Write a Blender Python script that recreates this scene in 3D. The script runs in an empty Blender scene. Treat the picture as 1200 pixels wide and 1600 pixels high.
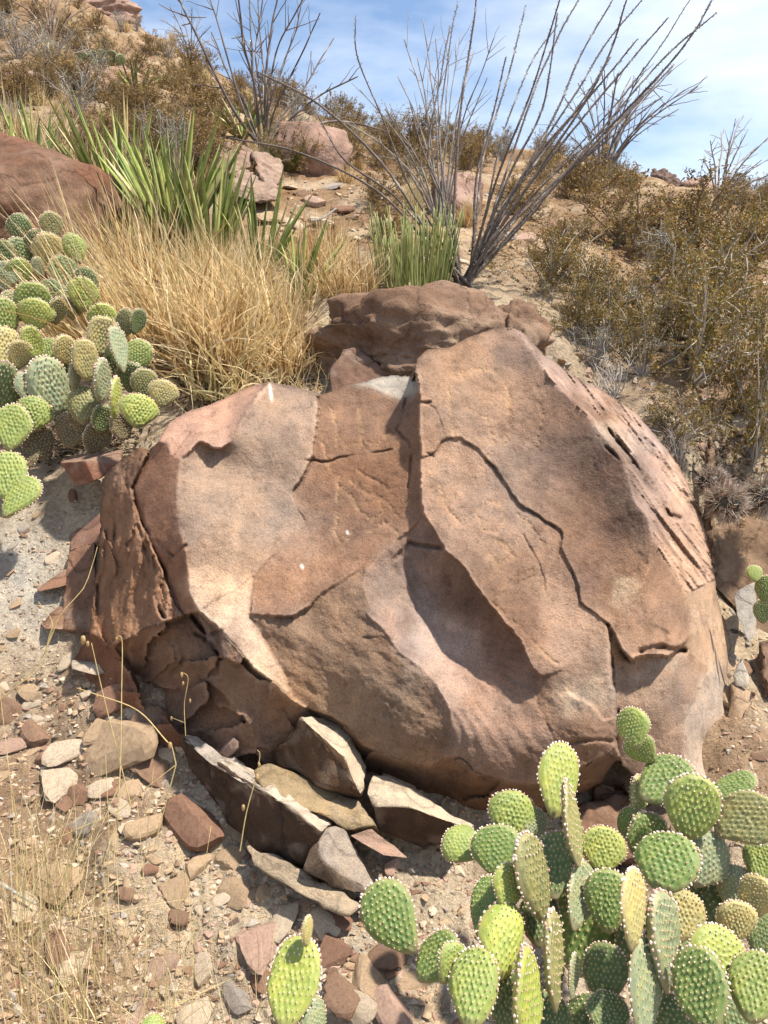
import bpy, bmesh, math, random
import numpy as np
from mathutils import Vector, Matrix
RNG = np.random.default_rng(7); random.seed(7)
SC = bpy.context.scene; COL = SC.collection
R = math.radians
# ------------------------------------------------------------------ camera, sky, sun, exposure
FPX = 1160.0; PITCH = R(13.0); CAMH = 1.55
cam_d = bpy.data.cameras.new('camera'); cam = bpy.data.objects.new('camera', cam_d); COL.objects.link(cam)
cam.location = (0, 0, CAMH); cam.rotation_euler = (R(90) - PITCH, 0, 0)
cam_d.sensor_fit = 'VERTICAL'; cam_d.angle = 2 * math.atan(800 / FPX); cam_d.clip_end = 2000; cam_d.clip_start = 0.02
SC.camera = cam
SUN_AZ, SUN_EL = R(93), R(65)          # azimuth clockwise from the view direction (+Y)
tosun = Vector((math.sin(SUN_AZ) * math.cos(SUN_EL), math.cos(SUN_AZ) * math.cos(SUN_EL), math.sin(SUN_EL)))
world = bpy.data.worlds.new('World'); SC.world = world; world.use_nodes = True
wn, wl = world.node_tree.nodes, world.node_tree.links
wbg = wn['Background']; sky = wn.new('ShaderNodeTexSky'); sky.sky_type = 'NISHITA'; sky.sun_disc = False
sky.sun_elevation = SUN_EL; sky.sun_rotation = SUN_AZ; sky.air_density = 1.0; sky.dust_density = 0.6; sky.ozone_density = 2.0
tcw = wn.new('ShaderNodeTexCoord'); mpw = wn.new('ShaderNodeMapping'); mpw.inputs['Scale'].default_value = (1.0, 1.6, 3.2)
mpw.inputs['Rotation'].default_value = (0.0, R(18), 0.0)
cl = wn.new('ShaderNodeTexNoise'); cl.inputs['Scale'].default_value = 2.3; cl.inputs['Detail'].default_value = 6; cl.inputs['Roughness'].default_value = 0.55
cr = wn.new('ShaderNodeMapRange'); cr.inputs['From Min'].default_value = 0.40; cr.inputs['From Max'].default_value = 0.72
cr.inputs['To Min'].default_value = 0.0; cr.inputs['To Max'].default_value = 0.75
mxw = wn.new('ShaderNodeMixRGB'); mxw.inputs[2].default_value = (7.6, 7.9, 8.4, 1)
wl.new(tcw.outputs['Generated'], mpw.inputs['Vector']); wl.new(mpw.outputs[0], cl.inputs['Vector']); wl.new(cl.outputs['Fac'], cr.inputs['Value'])
wl.new(cr.outputs[0], mxw.inputs[0]); wl.new(sky.outputs[0], mxw.inputs[1]); wl.new(mxw.outputs[0], wbg.inputs['Color'])
wbg.inputs['Strength'].default_value = 0.105
sun_d = bpy.data.lights.new('sun', 'SUN'); sun_d.energy = 5.0; sun_d.angle = R(2.0); sun_d.color = (1.0, 0.93, 0.82)
sun = bpy.data.objects.new('sun', sun_d); COL.objects.link(sun); sun.rotation_euler = tosun.to_track_quat('Z', 'Y').to_euler()
SC.view_settings.view_transform = 'Standard'; SC.view_settings.look = 'None'; SC.view_settings.gamma = 1.0
SC.view_settings.use_curve_mapping = False; SC.view_settings.exposure = 0.87
SC.cycles.use_denoising = True; SC.cycles.max_bounces = 6

# ------------------------------------------------------------------ helpers
FWD = np.array([0, math.cos(PITCH), -math.sin(PITCH)]); UPV = np.array([0, math.sin(PITCH), math.cos(PITCH)]); RGT = np.array([1.0, 0, 0])
CP = np.array([0, 0, CAMH])
def P(px, py, d):
    px, py, d = np.broadcast_arrays(np.asarray(px, float), np.asarray(py, float), np.asarray(d, float))
    return CP + RGT * ((px - 600) / FPX * d)[..., None] + UPV * ((800 - py) / FPX * d)[..., None] + FWD * d[..., None]
def to_px(p):
    q = np.asarray(p, float) - CP; d = q @ FWD
    return 600 + FPX * (q @ RGT) / d, 800 - FPX * (q @ UPV) / d, d
def _hash(ix, iy, iz, seed):
    h = (ix.astype(np.int64) * 374761393 + iy.astype(np.int64) * 668265263 + iz.astype(np.int64) * 2147483647 + seed * 144665) & 0xffffffff
    h = ((h ^ (h >> 13)) * 1274126177) & 0xffffffff
    h = ((h ^ (h >> 16)) * 2246822519) & 0xffffffff
    return ((h ^ (h >> 15)) & 0xffff) / 32767.5 - 1.0
def vnoise(p, seed=0):
    p = np.asarray(p, float); i = np.floor(p).astype(np.int64); f = p - i; f = f * f * f * (f * (f * 6 - 15) + 10)
    o = np.zeros(len(p))
    for a in (0, 1):
        wa = f[:, 0] if a else 1 - f[:, 0]
        for b in (0, 1):
            wb = f[:, 1] if b else 1 - f[:, 1]
            for c in (0, 1):
                wc = f[:, 2] if c else 1 - f[:, 2]
                o += wa * wb * wc * _hash(i[:, 0] + a, i[:, 1] + b, i[:, 2] + c, seed)
    return o
def fbm(p, scale, octv=4, seed=0, rough=0.5):
    p = np.asarray(p, float) / scale; o = np.zeros(len(p)); a = 1.0
    for k in range(octv):
        o += a * vnoise(p, seed + k * 17); a *= rough; p = p * 2.03 + 11.3
    return o
def tps(pts, vals, lam=0.0):
    pts = np.asarray(pts, float); vals = np.asarray(vals, float); n = len(pts)
    def U(r2): return r2 * np.log(np.maximum(r2, 1e-12))
    K = U(((pts[:, None] - pts[None]) ** 2).sum(-1)) + lam * np.eye(n)
    Pm = np.c_[np.ones(n), pts]; A = np.zeros((n + 3, n + 3)); A[:n, :n] = K; A[:n, n:] = Pm; A[n:, :n] = Pm.T
    w = np.linalg.lstsq(A, np.r_[vals, 0, 0, 0], rcond=None)[0]
    def f(q):
        q = np.asarray(q, float); out = w[n] + q @ w[n + 1:]
        for k in range(n):
            out = out + w[k] * U(((q - pts[k]) ** 2).sum(-1))
        return out
    return f
def inpoly(px, py, poly):
    x, y = px, py; n = len(poly); ins = np.zeros(x.shape, bool); j = n - 1
    for i in range(n):
        xi, yi = poly[i]; xj, yj = poly[j]
        c = ((yi > y) != (yj > y)) & (x < (xj - xi) * (y - yi) / (yj - yi + 1e-12) + xi)
        ins ^= c; j = i
    return ins
def polydist(px, py, line):
    best = np.full(px.shape, 1e9)
    for (x0, y0), (x1, y1) in zip(line[:-1], line[1:]):
        dx, dy = x1 - x0, y1 - y0; t = np.clip(((px - x0) * dx + (py - y0) * dy) / (dx * dx + dy * dy + 1e-9), 0, 1)
        best = np.minimum(best, np.hypot(px - x0 - t * dx, py - y0 - t * dy))
    return best
def mesh_of(name, V, F, mat=None, smooth=True, tint=None):
    """F: list of int arrays (n,3) and (n,4)"""
    V = np.ascontiguousarray(V, np.float32); me = bpy.data.meshes.new(name); me.vertices.add(len(V)); me.vertices.foreach_set('co', V.ravel())
    F = [np.asarray(f, np.int32) for f in F if len(f)]
    li = np.concatenate([f.ravel() for f in F]); lt = np.concatenate([np.full(len(f), f.shape[1], np.int32) for f in F])
    me.loops.add(len(li)); me.loops.foreach_set('vertex_index', li)
    me.polygons.add(len(lt)); me.polygons.foreach_set('loop_start', np.r_[0, np.cumsum(lt)[:-1]].astype(np.int32))
    me.polygons.foreach_set('use_smooth', np.full(len(lt), smooth, bool))
    if tint is not None:
        at = me.attributes.new('tint', 'FLOAT_COLOR', 'POINT'); t = np.ones((len(V), 4), np.float32); t[:, :3] = tint; at.data.foreach_set('color', t.ravel())
    me.update(calc_edges=True)
    if mat: me.materials.append(mat)
    return me
def link(name, me, parent=None, loc=None):
    o = bpy.data.objects.new(name, me); COL.objects.link(o)
    if parent is not None: o.parent = parent
    if loc is not None: o.location = loc
    return o
def tag(o, label=None, cat=None, group=None, kind=None):
    for k, v in (('label', label), ('category', cat), ('group', group), ('kind', kind)):
        if v: o[k] = v
    return o
def empty(name, loc): o = bpy.data.objects.new(name, None); COL.objects.link(o); o.location = loc; o.empty_display_size = 0.1; return o
class MB:
    def __init__(s): s.V, s.F3, s.F4, s.T, s.n = [], [], [], [], 0
    def add(s, V, F3=None, F4=None, tint=(1, 1, 1)):
        V = np.asarray(V, float)
        if F3 is not None and len(F3): s.F3.append(np.asarray(F3) + s.n)
        if F4 is not None and len(F4): s.F4.append(np.asarray(F4) + s.n)
        s.V.append(V); t = np.asarray(tint, float); s.T.append(np.broadcast_to(t, (len(V), 3))); s.n += len(V)
    def mesh(s, name, mat, smooth=True, origin=(0, 0, 0)):
        F = []
        if s.F3: F.append(np.concatenate(s.F3))
        if s.F4: F.append(np.concatenate(s.F4))
        return mesh_of(name, np.concatenate(s.V) - np.asarray(origin), F, mat, smooth, np.concatenate(s.T))
def tube(pts, rad, ns=6):
    pts = np.asarray(pts, float); n = len(pts); rad = np.broadcast_to(np.asarray(rad, float), (n,))
    t = np.gradient(pts, axis=0); t /= np.linalg.norm(t, axis=1)[:, None] + 1e-9
    ref = np.array([0.31, 0.95, 0.1]) if abs(t[0] @ np.array([0.31, 0.95, 0.1])) < 0.9 else np.array([1.0, 0, 0])
    u = np.cross(t, ref); u /= np.linalg.norm(u, axis=1)[:, None] + 1e-9; v = np.cross(t, u)
    a = np.arange(ns) / ns * 2 * math.pi
    V = (pts[:, None] + rad[:, None, None] * (np.cos(a)[None, :, None] * u[:, None] + np.sin(a)[None, :, None] * v[:, None])).reshape(-1, 3)
    i = np.arange(n - 1)[:, None] * ns; j = np.arange(ns)[None]; j2 = (j + 1) % ns
    F4 = np.stack([i + j, i + j2, i + ns + j2, i + ns + j], -1).reshape(-1, 4)
    V = np.r_[V, pts[-1:] + t[-1:] * rad[-1]]; k = len(V) - 1; b = (n - 1) * ns
    F3 = [(b + q, b + (q + 1) % ns, k) for q in range(ns)]
    return V, F3, F4
def curve(ctrl, n):
    c = np.asarray(ctrl, float); m = len(c)
    if m == 2: return c[0] + (c[1] - c[0]) * np.linspace(0, 1, n)[:, None]
    c2 = np.r_[[2 * c[0] - c[1]], c, [2 * c[-1] - c[-2]]]; out = []
    for s in np.linspace(0, m - 1 - 1e-6, n):
        k = int(s); t = s - k; p0, p1, p2, p3 = c2[k:k + 4]
        out.append(0.5 * (2 * p1 + (p2 - p0) * t + (2 * p0 - 5 * p1 + 4 * p2 - p3) * t * t + (3 * p1 - p0 - 3 * p2 + p3) * t ** 3))
    return np.array(out)

# ------------------------------------------------------------------ materials
def new_mat(name, rough=0.85, spec=0.25):
    m = bpy.data.materials.new(name); m.use_nodes = True; b = m.node_tree.nodes['Principled BSDF']
    b.inputs['Roughness'].default_value = rough; b.inputs['Specular IOR Level'].default_value = spec
    return m, m.node_tree.nodes, m.node_tree.links, b
def nz(n, l, vec, scale, detail=4, rough=0.55):
    t = n.new('ShaderNodeTexNoise'); t.inputs['Scale'].default_value = scale; t.inputs['Detail'].default_value = detail; t.inputs['Roughness'].default_value = rough
    if vec is not None: l.new(vec, t.inputs['Vector'])
    return t.outputs['Fac']
def ramp(n, l, fac, stops):
    r = n.new('ShaderNodeValToRGB'); e = r.color_ramp.elements
    while len(e) < len(stops): e.new(0.5)
    for el, (p, c) in zip(e, stops): el.position = p; el.color = (*c, 1) if len(c) == 3 else c
    l.new(fac, r.inputs[0]); return r.outputs[0]
def mixc(n, l, kind, fac, a, b):
    m = n.new('ShaderNodeMixRGB'); m.blend_type = kind
    for k, v in ((0, fac), (1, a), (2, b)):
        if isinstance(v, (int, float)): m.inputs[k].default_value = v
        elif isinstance(v, tuple): m.inputs[k].default_value = (*v, 1)
        else: l.new(v, m.inputs[k])
    return m.outputs[0]
def bump(n, l, b, hs, dist=0.01, strength=1.0):
    prev = None
    for h, s, dd in hs:
        bn = n.new('ShaderNodeBump'); bn.inputs['Strength'].default_value = s; bn.inputs['Distance'].default_value = dd
        l.new(h, bn.inputs['Height'])
        if prev is not None: l.new(prev, bn.inputs['Normal'])
        prev = bn.outputs[0]
    l.new(prev, b.inputs['Normal'])
def attr(n, name='tint'):
    a = n.new('ShaderNodeAttribute'); a.attribute_name = name; return a.outputs['Color']
def objvec(n): return n.new('ShaderNodeTexCoord').outputs['Object']
def g(v): return (v, v, v)
def rock_mat(name, cols, scale=1.0, tinted=False, objcol=False, grain=1.0, cracks=0):
    m, n, l, b = new_mat(name, 0.9, 0.15); v = objvec(n)
    big = nz(n, l, v, 3.0 * scale, 5, 0.6); mid = nz(n, l, v, 16 * scale, 6, 0.65); fine = nz(n, l, v, 170 * scale, 4, 0.75); gr = nz(n, l, v, 330 * scale, 2, 0.7)
    if tinted: base = attr(n)
    else: base = ramp(n, l, big, [(0.3, cols[0]), (0.5, cols[1]), (0.72, cols[2])])
    if objcol:
        oi = n.new('ShaderNodeObjectInfo'); base = mixc(n, l, 'MULTIPLY', 1.0, base, oi.outputs['Color'])
    c = mixc(n, l, 'MULTIPLY', 1.0, base, ramp(n, l, big, [(0.25, (0.84, 0.81, 0.81)), (0.5, (1, 1, 1)), (0.75, (1.1, 1.06, 1.02))]))
    c = mixc(n, l, 'MULTIPLY', 1.0, c, ramp(n, l, mid, [(0.3, (0.72, 0.69, 0.68)), (0.5, (1, 1, 1)), (0.7, (1.18, 1.12, 1.06))]))
    c = mixc(n, l, 'MULTIPLY', 0.8, c, ramp(n, l, fine, [(0.3, g(0.62)), (0.5, g(1.0)), (0.7, g(1.28))]))
    c = mixc(n, l, 'MULTIPLY', 0.55, c, ramp(n, l, gr, [(0.3, g(0.6)), (0.52, g(1.0)), (0.7, g(1.3))]))
    hs = []
    if cracks:
        wv = n.new('ShaderNodeVectorMath'); wv.operation = 'MULTIPLY_ADD'; nt = n.new('ShaderNodeTexNoise'); nt.inputs['Scale'].default_value = 5; nt.inputs['Detail'].default_value = 5; l.new(v, nt.inputs['Vector'])
        l.new(nt.outputs['Color'], wv.inputs[0]); wv.inputs[1].default_value = (.35, .35, .35); l.new(v, wv.inputs[2])
        vo = n.new('ShaderNodeTexVoronoi'); vo.feature = 'DISTANCE_TO_EDGE'; vo.inputs['Scale'].default_value = cracks; l.new(wv.outputs[0], vo.inputs['Vector'])
        ce = ramp(n, l, vo.outputs['Distance'], [(0.0, g(0.0)), (0.035, g(1.0))]); c = mixc(n, l, 'MULTIPLY', 0.35, c, ramp(n, l, vo.outputs['Distance'], [(0.0, g(0.25)), (0.03, g(1.0))])); hs = [(ce, 0.4, 0.012)]
    l.new(c, b.inputs['Base Color'])
    bump(n, l, b, hs + [(mid, 0.35 * grain, 0.02 / scale), (fine, 0.75 * grain, 0.005 / scale), (gr, 0.5 * grain, 0.002 / scale)])
    return m
M = {}
M['boulder'] = rock_mat('sandstone_varnish', None, tinted=True)
M['rust'] = rock_mat('rust_rock', [(0.22, 0.095, 0.05), (0.17, 0.095, 0.062), (0.26, 0.17, 0.12)], cracks=2.2, grain=1.5)
M['brown'] = rock_mat('brown_rock', [(0.17, 0.10, 0.065), (0.24, 0.15, 0.10), (0.34, 0.25, 0.18)], cracks=3.5, grain=1.8)
M['pink'] = rock_mat('pink_rock', [(0.20, 0.13, 0.10), (0.31, 0.20, 0.155), (0.36, 0.26, 0.21)], cracks=2.0, grain=1.5)
M['tanrock'] = rock_mat('tan_rock', [(0.26, 0.17, 0.10), (0.33, 0.22, 0.14), (0.40, 0.30, 0.20)])
M['tinted'] = rock_mat('slab_rock', None, tinted=True, scale=1.4, grain=1.5, cracks=3.2)
M['stone'] = rock_mat('loose_stone', [(0.85, 0.8, 0.76), (1, 1, 1), (1.1, 1.1, 1.1)], scale=2.5, objcol=True)
M['gravel'] = rock_mat('gravel_chip', None, tinted=True, scale=3.0, grain=0.6)
def ground_mat():
    m, n, l, b = new_mat('hillside_soil', 0.95, 0.1); v = objvec(n)
    big = nz(n, l, v, 0.9, 6, 0.62); mid = nz(n, l, v, 7, 6, 0.65); fine = nz(n, l, v, 70, 5, 0.7); gr = nz(n, l, v, 330, 3, 0.65)
    c = attr(n)
    c = mixc(n, l, 'MULTIPLY', 1.0, c, ramp(n, l, big, [(0.3, (0.80, 0.74, 0.70)), (0.5, (1, 1, 1)), (0.7, (1.1, 1.06, 1.0))]))
    c = mixc(n, l, 'MULTIPLY', 1.0, c, ramp(n, l, mid, [(0.28, (0.66, 0.60, 0.56)), (0.5, (1, 1, 1)), (0.72, (1.2, 1.17, 1.12))]))
    c = mixc(n, l, 'MULTIPLY', 0.9, c, ramp(n, l, fine, [(0.3, g(0.6)), (0.5, g(1.0)), (0.7, g(1.3))]))
    c = mixc(n, l, 'MULTIPLY', 0.7, c, ramp(n, l, gr, [(0.3, g(0.65)), (0.5, g(1.0)), (0.7, g(1.3))]))
    l.new(c, b.inputs['Base Color'])
    bump(n, l, b, [(mid, 0.7, 0.05), (fine, 1.0, 0.018), (gr, 0.7, 0.004)])
    return m
M['ground'] = ground_mat()
def leaf_mat(name, tinted=True, col=(1, 1, 1), rough=0.6, trans=0.25, nscale=60, objcol=False):
    m, n, l, b = new_mat(name, rough, 0.3); v = objvec(n)
    f = nz(n, l, v, nscale, 3, 0.6); base = attr(n) if tinted else None
    rr = ramp(n, l, f, [(0.3, (0.75, 0.73, 0.7)), (0.5, (1, 1, 1)), (0.7, (1.2, 1.2, 1.15))])
    c = mixc(n, l, 'MULTIPLY', 1.0, base if base is not None else col, rr)
    if objcol: c = mixc(n, l, 'MULTIPLY', 1.0, c, n.new('ShaderNodeObjectInfo').outputs['Color'])
    l.new(c, b.inputs['Base Color'])
    if trans > 0:
        tr = n.new('ShaderNodeBsdfTranslucent'); l.new(c, tr.inputs['Color']); mx = n.new('ShaderNodeMixShader'); mx.inputs[0].default_value = trans
        l.new(b.outputs[0], mx.inputs[1]); l.new(tr.outputs[0], mx.inputs[2]); l.new(mx.outputs[0], n['Material Output'].inputs['Surface'])
    return m
M['leaf'] = leaf_mat('small_leaf'); M['grass'] = leaf_mat('dry_grass', rough=0.7, trans=0.35); M['agave'] = leaf_mat('agave_leaf', rough=0.5, trans=0.08, nscale=25)
M['bark'] = leaf_mat('woody_bark', rough=0.9, trans=0, nscale=120)
def pad_mat():
    m, n, l, b = new_mat('cactus_skin', 0.55, 0.35); v = objvec(n)
    oi = n.new('ShaderNodeObjectInfo'); big = nz(n, l, v, 3.2, 4, 0.6); fine = nz(n, l, v, 40, 3, 0.6)
    at = attr(n)                                   # red channel: ridge height, green: closeness to the rim
    sep = n.new('ShaderNodeSeparateColor'); l.new(at, sep.inputs[0])
    c = oi.outputs['Color']
    c = mixc(n, l, 'MULTIPLY', 1.0, c, ramp(n, l, big, [(0.3, (0.75, 0.85, 0.85)), (0.5, (1, 1, 1)), (0.7, (1.3, 1.15, 0.9))]))
    c = mixc(n, l, 'MIX', ramp(n, l, sep.outputs[0], [(0.15, g(0.0)), (1.0, g(0.30))]), c, (0.46, 0.46, 0.16))
    c = mixc(n, l, 'MIX', ramp(n, l, sep.outputs[1], [(0.86, g(0.0)), (1.0, g(0.38))]), c, (0.42, 0.34, 0.16))
    scn = nz(n, l, v, 5.5, 5, 0.75); c = mixc(n, l, 'MIX', ramp(n, l, scn, [(0.66, g(0.0)), (0.72, g(0.55))]), c, (0.24, 0.17, 0.09))
    cork = n.new('ShaderNodeSeparateXYZ'); l.new(v, cork.inputs[0]); c = mixc(n, l, 'MIX', ramp(n, l, cork.outputs[2], [(0.0, g(0.75)), (0.16, g(0.0))]), c, (0.22, 0.17, 0.1))
    c = mixc(n, l, 'MULTIPLY', 0.7, c, ramp(n, l, fine, [(0.3, g(0.8)), (0.5, g(1.0)), (0.7, g(1.15))]))
    l.new(c, b.inputs['Base Color']); bump(n, l, b, [(fine, 0.15, 0.01)])
    return m
M['pad'] = pad_mat()
def fuzz_mat():
    m, n, l, b = new_mat('areole_wool', 0.95, 0.1); v = objvec(n); f = nz(n, l, v, 9, 3, 0.6)
    c = mixc(n, l, 'MULTIPLY', 1.0, attr(n), ramp(n, l, f, [(0.3, (0.85, 0.68, 0.6)), (0.5, (1, 0.93, 0.88)), (0.7, (1.05, 1.05, 1.05))]))
    l.new(c, b.inputs['Base Color']); return m
M['fuzz'] = fuzz_mat()
M['spine'] = leaf_mat('cactus_spine', rough=0.6, trans=0, nscale=50)

# ------------------------------------------------------------------ the hillside
GC = [  # px, py, depth
 (0,1600,1.62),(300,1600,1.62),(600,1600,1.62),(900,1600,1.60),(1200,1600,1.58),(0,1800,1.45),(600,1800,1.45),(1200,1800,1.42),
 (0,1350,1.88),(200,1300,1.92),(450,1380,1.84),(650,1340,1.92),(850,1330,2.02),(960,1300,2.18),(1050,1300,2.14),(1200,1250,2.08),
 (0,1120,2.2),(100,1080,2.24),(190,1100,2.18),(300,1190,2.08),(450,1250,2.02),(60,930,2.46),(0,960,2.42),(100,800,2.65),(20,720,2.85),(180,690,2.78),(260,640,2.95),
 (0,560,3.3),(150,520,3.35),(300,600,3.1),(450,600,3.1),(0,430,3.8),(200,420,3.8),(480,610,2.95),(620,600,3.05),(560,470,3.45),(700,455,3.6),(620,450,3.55),(400,430,3.9),
 (820,520,3.35),(960,620,3.15),(1000,500,4.0),(900,430,4.5),(1050,660,3.0),(1180,640,3.25),(1130,800,3.05),(1180,900,2.95),(1190,1050,2.6),(1150,1200,2.22),(1160,1110,2.42),
 (480,340,5.0),(800,390,4.8),(380,310,5.3),(560,300,5.9),(700,330,5.6),(1000,390,5.4),(1180,420,5.0),(100,250,5.4),(250,240,6.0),(0,300,4.8),
 (100,170,7.2),(300,190,7.5),(500,250,7.6),(700,270,8.2),(900,310,7.8),(1100,330,7.4),(1200,350,7.0),
 (0,60,10.5),(120,70,10.2),(250,115,10.0),(400,165,10.5),(550,205,11.5),(700,232,12.5),(850,250,12.5),(1000,285,11.5),(1100,300,10.5),(1200,318,10.0),(1350,345,9.5),(-150,0,11),
 (210,30,13.5),(120,-40,14.5),(0,-120,15.5),(-200,-200,16),
 (330,150,16),(450,200,17),(600,260,18),(800,300,18),(1000,340,17),(1200,370,16),(1400,390,15),
 (500,400,34),(900,440,34),(1300,460,34),(100,60,34),(-300,-50,34),
]
gcp = np.array(GC, float); gw = P(gcp[:, 0], gcp[:, 1], gcp[:, 2]); RMAX = 36.0
def thl(x, y):
    r = np.hypot(x, y); th = np.arctan2(x, y); return th, np.log(np.clip(r, 0.9, RMAX))
_t, _l = thl(gw[:, 0], gw[:, 1]); _gf = tps(np.c_[_t * 2.0, _l], gw[:, 2], lam=0.004)
_prof = tps(np.c_[np.zeros(7), np.log([0.9, 1.5, 3, 6, 10, 20, 36])] + np.c_[np.array([0, .1, 0, .1, 0, .1, 0]), np.zeros(7)], [-.45, -.1, .9, 2.3, 3.8, 4.6, 4.0])
def gz0(x, y):
    x = np.asarray(x, float); y = np.asarray(y, float); th, lr = thl(x, y); tc = np.clip(th, -0.62, 0.62)
    z = _gf(np.c_[tc.ravel() * 2.0, lr.ravel()]).reshape(x.shape)
    zb = np.zeros_like(z) - 0.25 - 0.06 * np.clip(np.hypot(x, y), 0, 40)
    w = np.clip((np.abs(th) - 0.7) / 1.4, 0, 1); w = w * w * (3 - 2 * w); z = z * (1 - w) + zb * w
    rr = np.hypot(x, y); return np.where(rr > RMAX, z - (rr - RMAX) * 0.05, z)
def gz(x, y):
    x = np.asarray(x, float); y = np.asarray(y, float); z = gz0(x, y); sh = x.shape; q = np.c_[x.ravel(), y.ravel(), np.zeros(x.size)]; r = np.hypot(q[:, 0], q[:, 1])
    far = np.clip((r - 4) / 5, 0, 1)
    a = 0.030 * fbm(q, 0.35, 3, 3) + 0.012 * fbm(q, 0.07, 3, 31) * np.clip(1.6 - r / 6, 0.2, 1) + far * 0.13 * fbm(q, 1.1, 4, 9)
    a += 0.03 * np.maximum(0, fbm(q, 0.16, 3, 55)) * np.clip(1.6 - r / 6, 0, 1)
    return z + a.reshape(sh)
def ground_at(px, py):
    ray = P(px, py, 1.0) - CP; t = np.geomspace(0.9, 40, 220); p = CP + ray * t[:, None]; dz = p[:, 2] - gz0(p[:, 0], p[:, 1])
    k = max(1, int(np.argmax(dz < 0))) if (dz < 0).any() else len(t) - 1
    t = np.linspace(t[max(k - 3, 0)], t[min(k + 3, len(t) - 1)], 60); p = CP + ray * t[:, None]; dz = p[:, 2] - gz(p[:, 0], p[:, 1])
    k = int(np.argmax(dz < 0)) if (dz < 0).any() else 30
    return p[max(k, 1)]
def rays_to_ground(px, py, far=14.0):
    ray = P(px, py, 1.0) - CP; hi = np.full(len(px), far); done = np.zeros(len(px), bool); t = 1.0; pg = None
    while t < far:
        p = CP + ray * t; gap = p[:, 2] - gz0(p[:, 0], p[:, 1]); nw = (gap < 0) & ~done
        if pg is not None: hi[nw] = (t / 1.03 + (t - t / 1.03) * np.clip(pg / np.maximum(pg - gap, 1e-6), 0, 1))[nw]
        done |= nw; pg = gap; t *= 1.03
        if done.all(): break
    return CP + ray * hi[:, None]
def drop(p): p = np.array(p, float); p[2] = float(gz(p[0], p[1])); return p
def build_ground():
    thf = np.deg2rad(np.r_[np.arange(-180, -44, 4.0), np.arange(-44, -36, 0.8), np.arange(-36, 36, 0.16), np.arange(36, 44, 0.8), np.arange(44, 180, 4.0)])
    rr = np.r_[0.25, 0.5, 0.75, np.geomspace(0.95, 38, 520), np.geomspace(42, 700, 14)]
    T, Rr = np.meshgrid(thf, rr); x = Rr * np.sin(T); y = Rr * np.cos(T); z = gz(x, y)
    V = np.c_[x.ravel(), y.ravel(), z.ravel()]; nt = len(thf); nr = len(rr)
    i = np.arange(nr - 1)[:, None] * nt; j = np.arange(nt)[None]; j2 = (j + 1) % nt
    F4 = np.stack([i + j, i + nt + j, i + nt + j2, i + j2], -1).reshape(-1, 4)
    V = np.r_[V, [[0, 0, V[:nt, 2].mean()]]]; F3 = np.stack([np.full(nt, len(V) - 1), np.arange(nt), (np.arange(nt) + 1) % nt], -1)
    q = V.copy(); q[:, 2] = 0; px, py, d = to_px(V)
    n1 = fbm(q, 0.9, 4, 77); n2 = fbm(q, 0.22, 3, 91)
    c = np.zeros((len(V), 3)); c[:] = (0.44, 0.36, 0.26)
    r = np.hypot(V[:, 0], V[:, 1]); far = np.clip((r - 3.0) / 2.0, 0, 1)[:, None]
    c = c * (1 - far) + np.array((0.27, 0.18, 0.105)) * far
    gy = np.clip(1 - np.hypot((px - 30) / 150, (py - 900) / 160), 0, 1)[:, None] * (d > 0.5)[:, None]; c = c * (1 - gy) + np.array((0.46, 0.42, 0.36)) * gy
    dk = np.clip(n1 * 1.4 - 0.15, 0, 0.75)[:, None]; c = c * (1 - dk) + np.array((0.25, 0.155, 0.09)) * dk
    lt = np.clip(n2 * 1.2 - 0.1, 0, 0.6)[:, None]; c = c * (1 - lt) + np.array((0.46, 0.37, 0.26)) * lt
    o = link('hillside_ground', mesh_of('hillside_ground', V, [F4, F3], M['ground'], True, c))
    tag(o, kind='structure'); return o
build_ground()

# ------------------------------------------------------------------ the boulder with carvings
# each region: polygon of (px, py, depth or None), inner points, rock colour
BR = {}
def reg(name, poly, inner, col): BR[name] = (poly, inner, col)
reg('T1', [(245,690,2.24),(265,657,2.36),(300,638,2.42),(350,622,2.47),(400,602,2.47),(418,597,2.43),(395,630,2.34),(370,670,2.27),(360,690,2.245),(345,697,2.225),(330,697,2.22),(312,690,2.22),(295,705,2.20),(283,714,2.195),(268,712,2.20),(262,692,2.22)], [(320,660,2.31),(285,680,2.265)], (0.38,0.235,0.17))
reg('L1', [(165,740,2.34),(190,715,2.32),(212,697,2.30),(227,706,2.275),(226,712,2.26),(208,765,2.235),(222,820,2.175),(240,860,2.125),(255,890,2.10),(288,962,2.03),(250,975,2.06),(200,1000,2.12),(180,1012,2.15),(138,990,2.25),(148,900,2.32),(158,800,2.35)], [(190,850,2.22),(185,780,2.27)], (0.25,0.145,0.09))
reg('L2', [(262,692,2.22),(268,712,2.20),(283,715,2.19),(277,770,2.14),(278,820,2.10),(290,860,2.05),(295,900,2.02),(300,930,2.0),(313,955,1.99),(288,963,2.05),(255,890,2.13),(240,860,2.15),(222,820,2.20),(208,765,2.255),(226,712,2.28),(245,690,2.25)], [], (0.25,0.138,0.088))
reg('C1', [(418,597,2.41),(395,630,2.33),(370,670,2.265),(362,690,2.25),(350,701,2.275),(330,702,2.28),(314,694,2.25),(295,712,2.21),(283,716,2.195),(277,770,2.14),(278,820,2.10),(290,860,2.055),(299,888,2.035),(330,884,2.045),(365,899,2.055),(395,900,2.065),(425,872,2.10),(460,840,2.15),(474,825,2.17),(466,795,2.20),(457,772,2.225),(475,742,2.245),(490,710,2.27),(497,660,2.325),(500,616,2.39),(460,603,2.42),(425,597,2.43)], [(350,760,2.185),(420,740,2.235),(400,820,2.15),(330,820,2.085),(440,660,2.31)], (0.3,0.212,0.152))
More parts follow.
